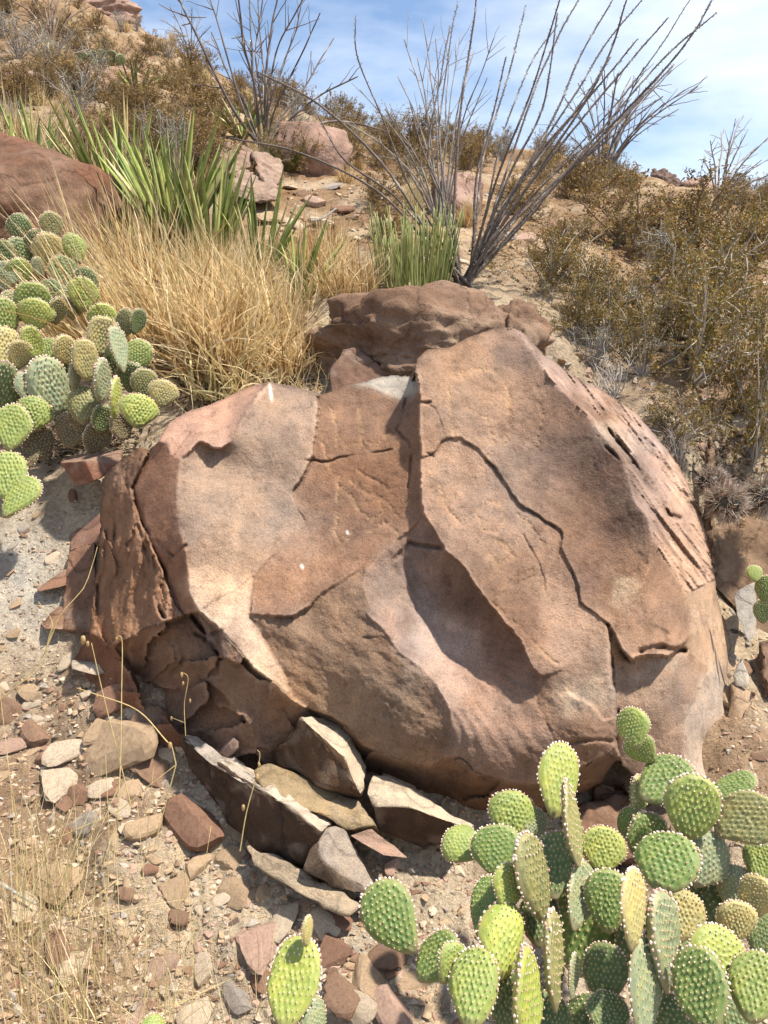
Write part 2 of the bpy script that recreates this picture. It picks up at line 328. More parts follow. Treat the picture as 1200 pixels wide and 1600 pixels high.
reg('C2', [(299,888,2.035),(330,884,2.045),(365,899,2.055),(395,900,2.065),(392,930,2.035),(390,963,2.0),(415,1010,1.975),(440,1050,1.96),(455,1090,1.945),(482,1104,1.955),(470,1104,1.935),(440,1080,1.92),(400,1045,1.92),(360,1005,1.935),(345,985,1.945),(313,955,1.98),(300,925,2.005)], [(345,935,2.005),(400,1010,1.955)], (0.46,0.33,0.235))
reg('K', [(538,602,2.46),(575,595,2.49),(600,588,2.53),(646,584,2.49),(650,606,2.36),(640,618,2.375),(622,622,2.40),(600,614,2.43),(575,604,2.44)], [], (0.36,0.32,0.265))
reg('M1', [(500,616,2.42),(538,602,2.45),(575,604,2.445),(600,614,2.43),(622,622,2.40),(640,618,2.37),(650,606,2.345),(655,640,2.275),(653,700,2.215),(655,750,2.165),(663,806,2.115),(640,830,2.115),(610,855,2.095),(585,872,2.08),(545,900,2.06),(500,935,2.03),(485,951,2.015),(455,960,1.99),(390,963,1.985),(392,930,2.035),(395,900,2.065),(425,872,2.10),(460,840,2.15),(474,825,2.17),(466,795,2.20),(457,772,2.24),(475,742,2.275),(490,710,2.31),(497,660,2.365)], [(560,720,2.272),(550,820,2.165),(470,890,2.085)], (0.235,0.142,0.093))
reg('S1', [(650,560,2.285),(665,545,2.31),(700,540,2.345),(750,517,2.40),(780,508,2.43),(806,520,2.41),(830,545,2.365),(860,590,2.305),(900,630,2.255),(935,670,2.205),(965,710,2.165),(980,740,2.14),(992,780,2.105),(1010,810,2.075),(1017,840,2.06),(1015,880,2.045),(1003,915,2.035),(993,930,2.03),(975,960,2.01),(955,978,1.985),(948,980,1.98),(930,960,1.99),(910,940,2.005),(900,900,2.04),(883,860,2.075),(880,832,2.10),(850,810,2.125),(820,790,2.145),(780,745,2.175),(745,705,2.19),(722,688,2.195),(700,688,2.19),(677,705,2.175),(653,712,2.155),(652,700,2.165),(655,640,2.215)], [(720,620,2.26),(800,640,2.275),(860,700,2.23),(920,770,2.17),(950,850,2.105),(780,560,2.36)], (0.29,0.19,0.13))
reg('S2', [(653,712,2.16),(677,705,2.18),(700,688,2.20),(722,688,2.205),(745,705,2.20),(780,745,2.185),(820,790,2.155),(850,810,2.135),(880,832,2.11),(883,860,2.085),(900,900,2.05),(910,940,2.015),(930,960,2.0),(948,980,1.99),(955,1060,1.955),(962,1122,1.945),(940,1125,1.925),(920,1100,1.92),(890,1080,1.92),(885,1050,1.92),(878,1045,1.912),(850,1057,1.90),(835,1042,1.90),(800,990,1.93),(760,930,1.97),(715,880,2.02),(690,855,2.04),(663,806,2.085),(655,750,2.125)], [(760,810,2.115),(820,900,2.045),(880,980,1.975)], (0.315,0.212,0.15))
reg('R1', [(780,508,2.43),(806,520,2.415),(830,545,2.37),(860,590,2.31),(900,630,2.26),(935,670,2.21),(965,710,2.17),(980,740,2.145),(992,780,2.11),(1010,810,2.08),(1017,840,2.065),(1030,865,2.10),(1045,890,2.16),(1070,925,2.23),(1118,905,2.60),(1102,830,2.66),(1090,780,2.70),(1050,710,2.74),(1000,650,2.72),(940,605,2.66),(905,588,2.60),(850,556,2.53),(818,520,2.47)], [(900,600,2.52),(960,660,2.50),(1020,740,2.45),(1050,800,2.40),(1060,860,2.33)], (0.42,0.29,0.22))
reg('R2', [(1017,840,2.06),(1015,880,2.045),(1003,915,2.035),(993,930,2.03),(975,960,2.01),(955,978,1.985),(952,985,1.985),(970,1010,1.98),(985,1029,1.96),(1000,1020,1.975),(1040,1026,2.02),(1066,1010,2.13),(1082,990,2.25),(1076,975,2.24),(1070,925,2.23),(1045,890,2.16),(1030,865,2.10)], [(1020,950,2.045),(1045,985,2.095),(990,995,1.995)], (0.27,0.178,0.127))
reg('R6', [(1070,925,2.23),(1076,975,2.24),(1082,990,2.25),(1066,1010,2.19),(1112,1050,2.32),(1110,960,2.47),(1118,905,2.60)], [(1090,960,2.32)], (0.37,0.265,0.19))
reg('R3', [(952,985,2.01),(970,1012,2.03),(985,1030,2.06),(1000,1024,2.085),(1040,1028,2.13),(1066,1011,2.19),(1112,1050,2.32),(1085,1080,2.20),(1072,1120,2.15),(1068,1180,2.13),(1075,1215,2.15),(1000,1215,2.10),(963,1170,2.06),(962,1122,2.01),(955,1060,2.0)], [(1010,1110,2.045),(1050,1060,2.12)], (0.33,0.225,0.155))
reg('R4', [(1112,1050,2.32),(1085,1080,2.205),(1072,1120,2.155),(1068,1180,2.14),(1075,1215,2.15),(1100,1222,2.21),(1145,1206,2.34),(1164,1160,2.44),(1166,1110,2.50),(1142,1070,2.50)], [(1100,1130,2.27),(1120,1170,2.37)], (0.46,0.37,0.29))
reg('R5', [(1118,905,2.60),(1110,960,2.47),(1112,1050,2.32),(1140,1070,2.52),(1142,1010,2.64),(1128,955,2.66)], [], (0.4,0.295,0.215))
reg('D', [(390,963,2.0),(455,960,2.015),(485,951,2.035),(500,935,2.045),(545,900,2.07),(585,872,2.085),(570,890,2.06),(565,910,2.035),(580,950,1.985),(570,960,1.975),(600,990,1.945),(620,1020,1.925),(650,1040,1.91),(680,1070,1.895),(700,1110,1.885),(703,1150,1.893),(695,1182,1.905),(680,1196,1.925),(660,1193,1.93),(620,1186,1.93),(570,1166,1.95),(545,1140,1.96),(520,1115,1.97),(482,1104,1.97),(455,1090,1.965),(440,1050,1.975),(415,1010,1.99)], [(500,1000,1.985),(560,1060,1.93),(620,1120,1.90),(660,1160,1.895),(530,940,2.03)], (0.25,0.16,0.102))
reg('H', [(663,806,2.12),(690,855,2.09),(715,880,2.075),(760,930,2.03),(800,990,1.985),(835,1042,1.94),(840,1055,1.945),(835,1075,1.93),(842,1105,1.905),(868,1150,1.88),(882,1190,1.895),(850,1226,1.915),(790,1226,1.905),(740,1206,1.895),(720,1182,1.89),(695,1182,1.895),(703,1150,1.88),(700,1110,1.875),(680,1070,1.885),(650,1040,1.90),(620,1020,1.912),(600,990,1.93),(570,960,1.965),(580,950,1.98),(565,910,2.03),(570,890,2.05),(585,872,2.07),(610,855,2.095),(640,830,2.13)], [(640,880,2.13),(645,950,2.085),(695,940,2.125),(685,1020,2.02),(745,1010,2.045),(755,1075,1.96),(740,1140,1.878),(800,1120,1.91),(810,1180,1.882)], (0.275,0.185,0.138))
reg('B', [(878,1045,1.912),(850,1057,1.915),(838,1055,1.94),(835,1075,1.93),(842,1105,1.905),(868,1150,1.88),(882,1190,1.895),(900,1202,1.91),(950,1183,1.94),(964,1166,1.95),(962,1122,1.945),(940,1125,1.915),(920,1100,1.90),(890,1080,1.905),(885,1050,1.912)], [(880,1110,1.885),(915,1150,1.88)], (0.25,0.163,0.112))
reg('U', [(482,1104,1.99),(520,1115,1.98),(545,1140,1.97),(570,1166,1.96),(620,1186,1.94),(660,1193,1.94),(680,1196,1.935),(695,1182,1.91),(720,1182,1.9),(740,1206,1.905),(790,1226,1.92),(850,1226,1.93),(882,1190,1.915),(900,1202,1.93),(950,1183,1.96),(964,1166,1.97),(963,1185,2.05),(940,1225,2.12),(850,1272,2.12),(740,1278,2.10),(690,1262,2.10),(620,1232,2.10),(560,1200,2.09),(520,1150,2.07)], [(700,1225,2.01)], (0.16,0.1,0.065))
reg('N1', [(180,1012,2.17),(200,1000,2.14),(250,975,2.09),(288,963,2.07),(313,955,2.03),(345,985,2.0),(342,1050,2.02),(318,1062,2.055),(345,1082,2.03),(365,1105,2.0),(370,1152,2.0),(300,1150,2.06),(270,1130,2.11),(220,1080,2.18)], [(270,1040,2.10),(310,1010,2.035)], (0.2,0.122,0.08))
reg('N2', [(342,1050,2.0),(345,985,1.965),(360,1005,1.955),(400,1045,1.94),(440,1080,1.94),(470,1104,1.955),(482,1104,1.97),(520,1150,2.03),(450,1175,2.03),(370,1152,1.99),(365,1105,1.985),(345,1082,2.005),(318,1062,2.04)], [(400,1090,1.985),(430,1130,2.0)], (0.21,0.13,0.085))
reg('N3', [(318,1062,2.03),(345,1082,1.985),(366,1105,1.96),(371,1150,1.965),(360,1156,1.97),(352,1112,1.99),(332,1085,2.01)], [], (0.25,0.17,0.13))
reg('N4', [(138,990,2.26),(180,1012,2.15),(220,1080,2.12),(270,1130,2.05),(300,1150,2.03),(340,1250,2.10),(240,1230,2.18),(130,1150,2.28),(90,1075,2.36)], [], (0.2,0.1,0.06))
SIL = [(160,750),(165,740),(190,715),(212,697),(227,706),(245,690),(265,657),(300,638),(350,622),(400,602),(418,597),(460,603),(500,616),(538,602),(575,595),(600,588),(646,584),(650,560),(665,545),(700,540),(750,517),(780,508),(806,514),(818,520),(850,556),(905,588),(940,605),(1000,650),(1050,710),(1090,780),(1102,830),(1118,905),(1128,955),(1142,1010),(1140,1070),(1166,1110),(1164,1160),(1145,1206),(1100,1222),(1000,1222),(963,1190),(940,1225),(850,1272),(740,1278),(690,1262),(620,1232),(560,1200),(520,1165),(450,1200),(340,1250),(240,1230),(130,1150),(90,1075),(138,990),(148,900),(157,800)]
CRACKS = [ # polyline, half width px, depth m
 ([(653,716),(665,712),(677,705),(690,694),(700,688),(722,688),(745,705),(780,745),(820,790),(850,810),(880,832),(883,860),(900,900),(910,940),(930,960),(948,980)], 1.3, 0.014),
 ([(948,980),(953,1000),(955,1060),(962,1122),(962,1160)], 2.2, 0.045),
 ([(226,712),(208,765),(222,820),(240,860),(255,890),(288,962)], 2.2, 0.04),
 ([(245,845),(270,870),(290,852)], 2.0, 0.02),
 ([(480,718),(530,719),(570,712),(615,704)], 1.5, 0.012), ([(500,617),(497,660),(490,710),(475,742),(457,772)], 2.0, 0.02),
 ([(457,772),(478,822),(460,840),(395,900),(392,930),(390,963)], 1.3, 0.007), ([(395,900),(365,925),(320,950)], 1.2, 0.005),
 ([(634,618),(630,650),(622,672),(636,690),(642,705),(640,720),(637,760)], 2.0, 0.018),
 ([(815,832),(830,860),(842,880),(850,905),(852,922)], 1.3, 0.007), ([(667,628),(680,640),(690,665),(698,685)], 1.2, 0.006),
 ([(655,627),(672,627)], 2.0, 0.012), ([(665,705),(675,712)], 2.0, 0.012),
 ([(900,620),(925,645),(945,660),(960,690),(1000,735),(1030,775),(1045,805),(1060,812)], 4.5, 0.05),
 ([(960,630),(985,655),(1005,668)], 2.6, 0.022), ([(1033,705),(1045,730),(1066,738)], 3.0, 0.03), ([(1070,772),(1085,790),(1096,815)], 4.0, 0.04),
 ([(945,700),(970,725),(985,722)], 2.2, 0.015), ([(1020,820),(1045,860),(1060,880),(1072,912)], 2.6, 0.02), ([(935,635),(955,650)], 2.0, 0.015), ([(1000,680),(1015,695),(1025,700)], 2.0, 0.015), ([(1005,750),(1025,770)], 1.8, 0.012),
 ([(1016,975),(1040,985),(1046,990)], 2.5, 0.02), ([(1005,1016),(1035,1012),(1066,1018)], 5, 0.05), ([(962,1010),(975,1020),(986,1030)], 3, 0.03),
 ([(180,800),(178,850),(182,900)], 2.5, 0.02), ([(238,870),(245,920),(255,965)], 3, 0.03), ([(200,760),(215,830),(232,880)], 2.2, 0.018), ([(165,830),(160,880),(152,960)], 3, 0.03), ([(275,995),(285,1030),(262,1060)], 3, .02), ([(300,985),(330,1000),(345,1030)], 3, .02),
 ([(270,713),(280,700),(298,672)], 1.5, 0.008), ([(430,962),(455,962)], 2, 0.01), ([(345,985),(325,990),(300,962)], 3, .03), ([(620,875),(640,850),(690,856)], 3, .02), ([(565,997),(610,997)], 2, .01), ([(870,1170),(920,1160),(960,1160)], 3, .02),
]
PECKS = [([(530,760),(548,775),(560,800),(580,812),(600,800),(590,780)], 3.5), ([(548,752),(570,770),(590,772),(610,790),(622,812)], 3.5), ([(560,738),(590,752),(615,770)], 3), ([(525,800),(520,830),(535,850),(550,830)], 3),
 ([(700,590),(740,575),(770,580)], 4), ([(745,800),(760,780),(780,785),(790,810),(775,830),(755,825),(745,800)], 3.5), ([(770,840),(790,850),(800,870),(780,880),(765,865)], 3.5), ([(770,920),(800,905),(830,890)], 3.5), ([(775,930),(805,913),(835,900)], 3), ([(700,600),(705,650),(712,690)], 4), ([(790,600),(800,650),(790,700)], 5), ([(770,935),(800,970),(840,1010),(870,1035)], 3), ([(520,640),(530,700)], 4),([(505,690),(515,730),(530,745),(525,780)], 3),([(575,830),(600,820),(620,835)], 3),([(540,700),(560,690),(590,695),(605,680)], 3),([(690,760),(700,800),(720,820)], 3.5),([(810,800),(830,820),(850,850)], 3),([(730,640),(760,650),(775,690),(760,720)], 4),([(840,600),(850,650),(840,700)], 4),([(560,640),(565,690),(575,705)], 4)]
def build_boulder():
    st = 1.7; xs = np.arange(112, 1170, st); ys = np.arange(500, 1284, st); X, Y = np.meshgrid(xs, ys); sh = X.shape
    q = np.c_[X.ravel(), Y.ravel(), np.zeros(X.size)]
    wx = (8.0 * fbm(q, 55, 5, 5, 0.5) + 1.0 * fbm(q, 7, 2, 6)).reshape(sh); wy = (8.0 * fbm(q, 55, 5, 15, 0.5) + 1.0 * fbm(q, 7, 2, 16)).reshape(sh)
    ramp_ = 0.55
    Xw, Yw = X + wx * ramp_, Y + wy * ramp_
    mask = inpoly(X + wx * 0.35, Y + wy * 0.35, SIL)
    rid = np.full(sh, -1); names = list(BR)
    for k, nm in enumerate(names):
        m = inpoly(Xw, Yw, [(a, b) for a, b, _ in BR[nm][0]]); rid[m & (rid < 0)] = k
    for _ in range(60):                                   # fill what no polygon covers from its neighbours
        hole = rid < 0
        if not (hole & mask).any(): break
        for ax, s in ((0, 1), (0, -1), (1, 1), (1, -1)):
            r2 = np.roll(rid, s, ax); f = (rid < 0) & (r2 >= 0); rid[f] = r2[f]
    D = np.zeros(sh); Cc = np.zeros(sh + (3,))
    for k, nm in enumerate(names):
        poly, inner, col = BR[nm]; pts = []; n = len(poly)
        for i in range(n):
            a, b = poly[i], poly[(i + 1) % n]; L = math.hypot(b[0] - a[0], b[1] - a[1]); c = max(1, int(L / 22))
            for t in range(c): pts.append([a[j] + (b[j] - a[j]) * t / c for j in range(3)])
        pts += [list(p) for p in inner]; pts = np.array(pts)
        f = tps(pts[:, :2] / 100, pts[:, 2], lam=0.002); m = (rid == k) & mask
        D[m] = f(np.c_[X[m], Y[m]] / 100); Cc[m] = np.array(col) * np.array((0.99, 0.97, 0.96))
    # soften the colour between regions slightly (a ragged, narrow blend)
    for _ in range(14): Cc = (Cc + np.roll(Cc, 1, 0) + np.roll(Cc, -1, 0) + np.roll(Cc, 1, 1) + np.roll(Cc, -1, 1)) / 5
    mk = mask.astype(float)
    for _ in range(1):                                    # weather the edges a little
        num = D * mk; den = mk.copy()
        for ax, s_ in ((0, 1), (0, -1), (1, 1), (1, -1)): num = num + np.roll(D * mk, s_, ax); den = den + np.roll(mk, s_, ax)
        D = np.where(mask, num / np.maximum(den, 1e-9), D)
    for line, w, dep in CRACKS:
        dist = polydist(X + wx * 0.5, Y + wy * 0.5, line); x0 = np.array(line)
        D += dep * np.exp(-(dist / w) ** 2) * np.clip(0.6 + 0.8 * fbm(q, 26, 3, 44).reshape(sh), 0.05, 1.4)
        dk = np.exp(-(dist / (w * 1.3)) ** 2)[..., None] * 0.35; Cc = Cc * (1 - dk) + np.array((0.10, 0.065, 0.045)) * dk
    for line, w in PECKS:
        dist = polydist(X + wx * 0.4, Y + wy * 0.4, line); s = np.exp(-(dist / w) ** 2)
        D += 0.0028 * s * (0.5 + 0.9 * (fbm(q, 3.5, 2, 61).reshape(sh) > -0.1))
        k = (s * 0.7 * np.clip(.7 + fbm(q, 5, 2, 62).reshape(sh), 0, 1))[..., None]; Cc = Cc * (1 - k) + np.array((0.42, 0.265, 0.155)) * k
    # varnish and fresh-rock patches; ridge and hollow ones also paint in shade and light
    for (cx, cy, rx, ry, col, a) in [(935,770,85,180,(0.15,0.088,0.062),0.95),(890,660,85,85,(0.19,0.118,0.088),0.75),(950,880,50,70,(0.17,0.095,0.065),.7),(830,545,45,30,(.19,.125,.1),.6),(860,850,50,90,(0.27,0.165,0.115),.45),(830,560,50,40,(0.28,0.19,0.14),0.4),(780,720,90,60,(0.33,0.25,0.2),0.35),(730,600,70,50,(0.46,0.29,0.18),0.4),  # dark ones by the slab ridge: varnish, deepened to paint its shade
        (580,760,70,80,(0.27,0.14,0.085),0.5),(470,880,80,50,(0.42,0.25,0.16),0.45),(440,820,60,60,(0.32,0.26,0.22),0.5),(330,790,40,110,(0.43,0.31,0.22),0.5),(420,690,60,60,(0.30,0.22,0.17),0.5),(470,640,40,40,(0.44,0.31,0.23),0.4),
        (680,1010,70,85,(0.52,0.40,0.33),0.85),(760,920,80,75,(0.12,0.075,0.056),0.9),(810,1000,45,80,(0.14,0.08,0.056),0.85),(240,1060,50,40,(0.2,.1,.06),.6),(330,1010,30,30,(.22,.14,.1),.6),(400,1110,40,30,(.2,.13,.095),.6),(300,1100,40,40,(0.09,.055,.04),.6),(210,1040,30,30,(.17,.085,.05),.6),(660,850,50,30,(0.17,0.12,.1),.5),(570,690,60,70,(0.2,0.125,0.085),.5),(760,1170,120,50,(0.32,0.19,0.12),0.5),(910,1080,45,40,(0.42,0.33,0.24),0.8),(880,1055,40,22,(0.16,0.11,0.09),0.6),  # hollow: bright centre and dark upper rim are light and shade painted as colour
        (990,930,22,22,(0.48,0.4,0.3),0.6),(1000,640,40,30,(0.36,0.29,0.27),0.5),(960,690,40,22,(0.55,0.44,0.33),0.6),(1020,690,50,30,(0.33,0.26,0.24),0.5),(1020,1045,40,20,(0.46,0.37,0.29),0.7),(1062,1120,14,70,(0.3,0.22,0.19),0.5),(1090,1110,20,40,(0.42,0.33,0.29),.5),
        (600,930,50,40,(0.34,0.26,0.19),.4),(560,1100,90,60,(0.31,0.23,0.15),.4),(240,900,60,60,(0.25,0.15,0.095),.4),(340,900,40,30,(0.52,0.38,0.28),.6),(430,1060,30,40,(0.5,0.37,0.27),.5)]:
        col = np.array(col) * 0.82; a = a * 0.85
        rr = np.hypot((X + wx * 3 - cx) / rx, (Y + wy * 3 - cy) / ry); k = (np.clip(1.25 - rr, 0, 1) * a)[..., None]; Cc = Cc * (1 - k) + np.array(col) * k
    for (cx, cy, r) in [(543,832,2.4),(472,885,2.8),(423,613,2.6)]:
        k = np.clip(1.4 - np.hypot((X - cx - (Y - cy) * .12) / r, (Y - cy) / (r * (5 if cy < 700 else 1.5))), 0, 1)[..., None] * 0.8; Cc = Cc * (1 - k) + np.array((0.75, 0.72, 0.66)) * k
    # relief: broad undulation, flaking, ripples in the scar, rough left block
    ang = np.arctan2(Y - 1010, X - 690); rad = np.hypot(X - 690, Y - 1010)
    w3 = P(X, Y, D).reshape(-1, 3)
    D += (0.0042 * fbm(w3, 0.12, 3, 21) + 0.0013 * fbm(w3, 0.022, 3, 22)).reshape(sh)
    st_ = fbm(w3 * np.array([1, 1, 0.6]), 0.06, 4, 23).reshape(sh); D += 0.0018 * np.floor(st_ * 3) / 3
    Hm = np.isin(rid, [names.index('H')]); rip = np.sin(ang * 46 + 3 * fbm(q, 50, 2, 8).reshape(sh)) * np.clip((rad - 45) / 90, 0, 1) * np.clip(1.6 - rad / 170, 0, 1)
    D += Hm * 0.0021 * rip
    Lm = np.isin(rid, [names.index(k) for k in ('L1',)])
    fl = fbm(np.c_[X.ravel() * 1.0 + Y.ravel() * 0.18, Y.ravel() * 0.22, np.zeros(X.size)], 16, 4, 33).reshape(sh); D += Lm * (0.006 * fl + 0.007 * np.floor(fl * 2.5) / 2.5)
    Rm0 = np.isin(rid, [names.index('R1')])
    Nm = np.isin(rid, [names.index(k) for k in ('N1', 'N2', 'N4', 'U')]); 
    rs = np.random.default_rng(12)
    def facets(mm, cell, tilt, amp, sx, sy):
        ii = np.argwhere(mm); pts = np.c_[X[mm] + wx[mm] * 1.3, Y[mm] + wy[mm] * 1.3] / np.array([sx, sy]); mn, mx = pts.min(0), pts.max(0); ns = max(6, int((mx - mn).prod() / cell ** 2))
        sd = rs.uniform(mn, mx, (ns, 2)); best = np.full(len(pts), 1e9); val = np.zeros(len(pts))
        for sxy in sd:
            dd = ((pts - sxy) ** 2).sum(1); off = rs.normal() * amp + (pts - sxy) @ (rs.normal(size=2) * tilt); m2 = dd < best; best[m2] = dd[m2]; val[m2] = off[m2]
        D[mm] += val
    facets(Nm & mask & ~np.isin(rid, [names.index('U')]), 52, 0.0008, 0.014, 1.15, 1.0); facets(np.isin(rid, [names.index('L1')]) & mask, 26, 0.0005, 0.006, 0.9, 5.0); facets(np.isin(rid, [names.index('U')]) & mask, 60, .0002, .006, 1.5, .6)
    Rm = np.isin(rid, [names.index('R1')]); fr = fbm(np.c_[(X - 0.75 * Y).ravel(), (0.07 * (X + Y)).ravel(), np.zeros(X.size)], 12, 4, 39).reshape(sh); D += Rm * (0.022 * np.floor(fr * 1.8) / 1.8 + .008 * fr)
    Dm = np.isin(rid, [names.index('D'), names.index('B')]); D += Dm * (0.006 * fbm(np.c_[(X + .7 * Y).ravel() * .5, (Y - .7 * X).ravel(), np.zeros(X.size)], 45, 4, 47).reshape(sh))
    Db = np.where(mask, D, np.nan); acc = np.zeros(sh); cnt = np.zeros(sh)
    for dy in (-4, -2, 0, 2, 4):
        for dx in (-4, -2, 0, 2, 4):
            r2 = np.roll(np.roll(Db, dy, 0), dx, 1); okk = ~np.isnan(r2); acc[okk] += r2[okk]; cnt[okk] += 1
    cur = np.where(mask, acc / np.maximum(cnt, 1) - D, 0)  # worn, paler stone on the proud edges; grime in the joints
    wn_ = np.clip(cur / 0.011, 0, 1)[..., None] * 0.42 * np.clip(0.8 + fbm(q, 30, 2, 71).reshape(sh), 0, 1)[..., None]; Cc = Cc * (1 - wn_) + np.minimum(Cc * 1.5 + 0.05, 0.6) * wn_
    hv = np.clip(fbm(q, 90, 4, 83).reshape(sh) * 1.1, -1, 1)[..., None]; Cc = np.where(hv > 0, Cc * (1 + hv * np.array((0.05, 0.0, -0.08))), Cc * (1 + hv * np.array((0.20, 0.15, 0.08))))
    stn = fbm(np.c_[(X * 1.0).ravel() + 0.15 * Y.ravel(), (Y * 0.12).ravel(), np.zeros(X.size)], 16, 4, 93).reshape(sh); spt = fbm(q, 9, 3, 97, .6).reshape(sh)
    Cc = Cc * (1 + 0.08 * np.clip(stn, -1, 1))[..., None] * (1 - 0.35 * np.clip(spt - 0.55, 0, 1))[..., None]
    pit = np.clip(fbm(q, 11, 2, 99).reshape(sh) - 0.9, 0, 1); D = D + 0.004 * pit
    W = P(X, Y, D)
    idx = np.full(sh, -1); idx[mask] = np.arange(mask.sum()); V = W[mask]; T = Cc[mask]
    a, b, c, d = idx[:-1, :-1], idx[1:, :-1], idx[1:, 1:], idx[:-1, 1:]; ok = (a >= 0) & (b >= 0) & (c >= 0) & (d >= 0)
    F = np.stack([a[ok], b[ok], c[ok], d[ok]], -1)
    # the unseen back: rings drawn backwards from the outline
    E = np.concatenate([F[:, [0, 1]], F[:, [1, 2]], F[:, [2, 3]], F[:, [3, 0]]]); key = E[:, 0].astype(np.int64) * len(V) + E[:, 1]; rev = E[:, 1].astype(np.int64) * len(V) + E[:, 0]
    BE = E[~np.isin(key, rev)]; bv = np.unique(BE); mp = np.full(len(V), -1); mp[bv] = np.arange(len(bv))
    cen = V[bv].mean(0) + np.array([0, 0.35, 0.0]); Vs = [V]; Ts = [T]; Fs = [F]; prev_off = None; base = V[bv]; n0 = len(V); nb = len(bv)
    for k, (bk, sc) in enumerate([(0.02, 0.995), (0.08, 0.975), (0.2, 0.92), (0.36, 0.8), (0.5, 0.6), (0.58, 0.3), (0.6, 0.02)]):
        ring = cen + (base - cen) * np.array([sc, 1 - (1 - sc) * 0.4, sc]); ring = ring + np.array([0, bk, 0]) + 0.02 * np.c_[fbm(base, .2, 2, 70 + k), fbm(base, .2, 2, 80 + k), fbm(base, .2, 2, 90 + k)] * (k > 0)
        Vs.append(ring); Ts.append(T[bv]); off = n0 + k * nb
        lo = BE if k == 0 else mp[BE] + off - nb; hi = mp[BE] + off
        Fs.append(np.stack([lo[:, 1], lo[:, 0], hi[:, 0], hi[:, 1]], -1))
    V = np.concatenate(Vs); org = np.array([0.1, 2.6, 0.2])
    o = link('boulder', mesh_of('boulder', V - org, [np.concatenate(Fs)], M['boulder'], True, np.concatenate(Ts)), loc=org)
    tag(o, 'huge brown sandstone boulder with pecked carvings, smooth flake scars and long cracks', 'boulder')
build_boulder()

# ------------------------------------------------------------------ other rocks
def ico(sub):
    bm = bmesh.new(); bmesh.ops.create_icosphere(bm, subdivisions=sub, radius=1.0)
    V = np.array([v.co[:] for v in bm.verts]); F = np.array([[v.index for v in f.verts] for f in bm.faces]); bm.free(); return V, F
ICO = {k: ico(k) for k in (1, 2, 3, 5, 6)}
def rock_shape(seed, sub=5, nplanes=14, p=16, rough=0.06, flat=0.0):
    rg = np.random.default_rng(seed); V, F = ICO[sub]; n = rg.normal(size=(nplanes, 3)); n /= np.linalg.norm(n, axis=1)[:, None]
    n = np.r_[n, [[0, 0, 1], [0, 0, -1]]]; h = np.r_[rg.uniform(0.62, 1.0, nplanes), 0.85, 0.85]
    dt = np.maximum(V @ n.T, 0) / h; r = (dt ** p).sum(1) ** (-1 / p); r = np.minimum(r, 1.35); W = V * r[:, None]
    if rough: W = W + V * (rough * fbm(W + seed * 3.1, 0.55, 6, seed, 0.58) + rough * 0.35 * np.floor(3 * fbm(W * np.array([1, 1, 2.5]) + seed, 0.4, 3, seed + 5)) / 3)[:, None]
    return W, F
def place_rock(name, seed, px, py, d, wpx, hpx, dep, mat, label, cat='rock', roll=0, yaw=None, sub=5, nplanes=14, p=16, rough=0.06, group=None, settle=False):
    """centre at pixel/depth, apparent width and height in px, real depth in m"""
    W, F = rock_shape(seed, sub, nplanes, p, rough); rg = np.random.default_rng(seed + 99); a = rg.uniform(0, 6.28) if yaw is None else yaw
    W = W @ np.array([[math.cos(a), math.sin(a), 0], [-math.sin(a), math.cos(a), 0], [0, 0, 1]])
    mn, mx = W.min(0), W.max(0); W = (W - (mn + mx) / 2) / (mx - mn)
    W = W * np.array([wpx / FPX * d, dep, hpx / FPX * d]); c, s = math.cos(roll), math.sin(roll); W = np.c_[W[:, 0] * c + W[:, 2] * s, W[:, 1], W[:, 2] * c - W[:, 0] * s]
    W = W[:, :1] * RGT + W[:, 1:2] * np.array([0, 1.0, 0.12]) + W[:, 2:] * UPV
    loc = P(px, py, d)
    if settle: loc[2] = min(loc[2], float(gz(loc[0], loc[1])) + hpx / FPX * d * 0.22)
    o = link(name, mesh_of(name, W, [F], mat, True), loc=loc); return tag(o, label, cat, group)
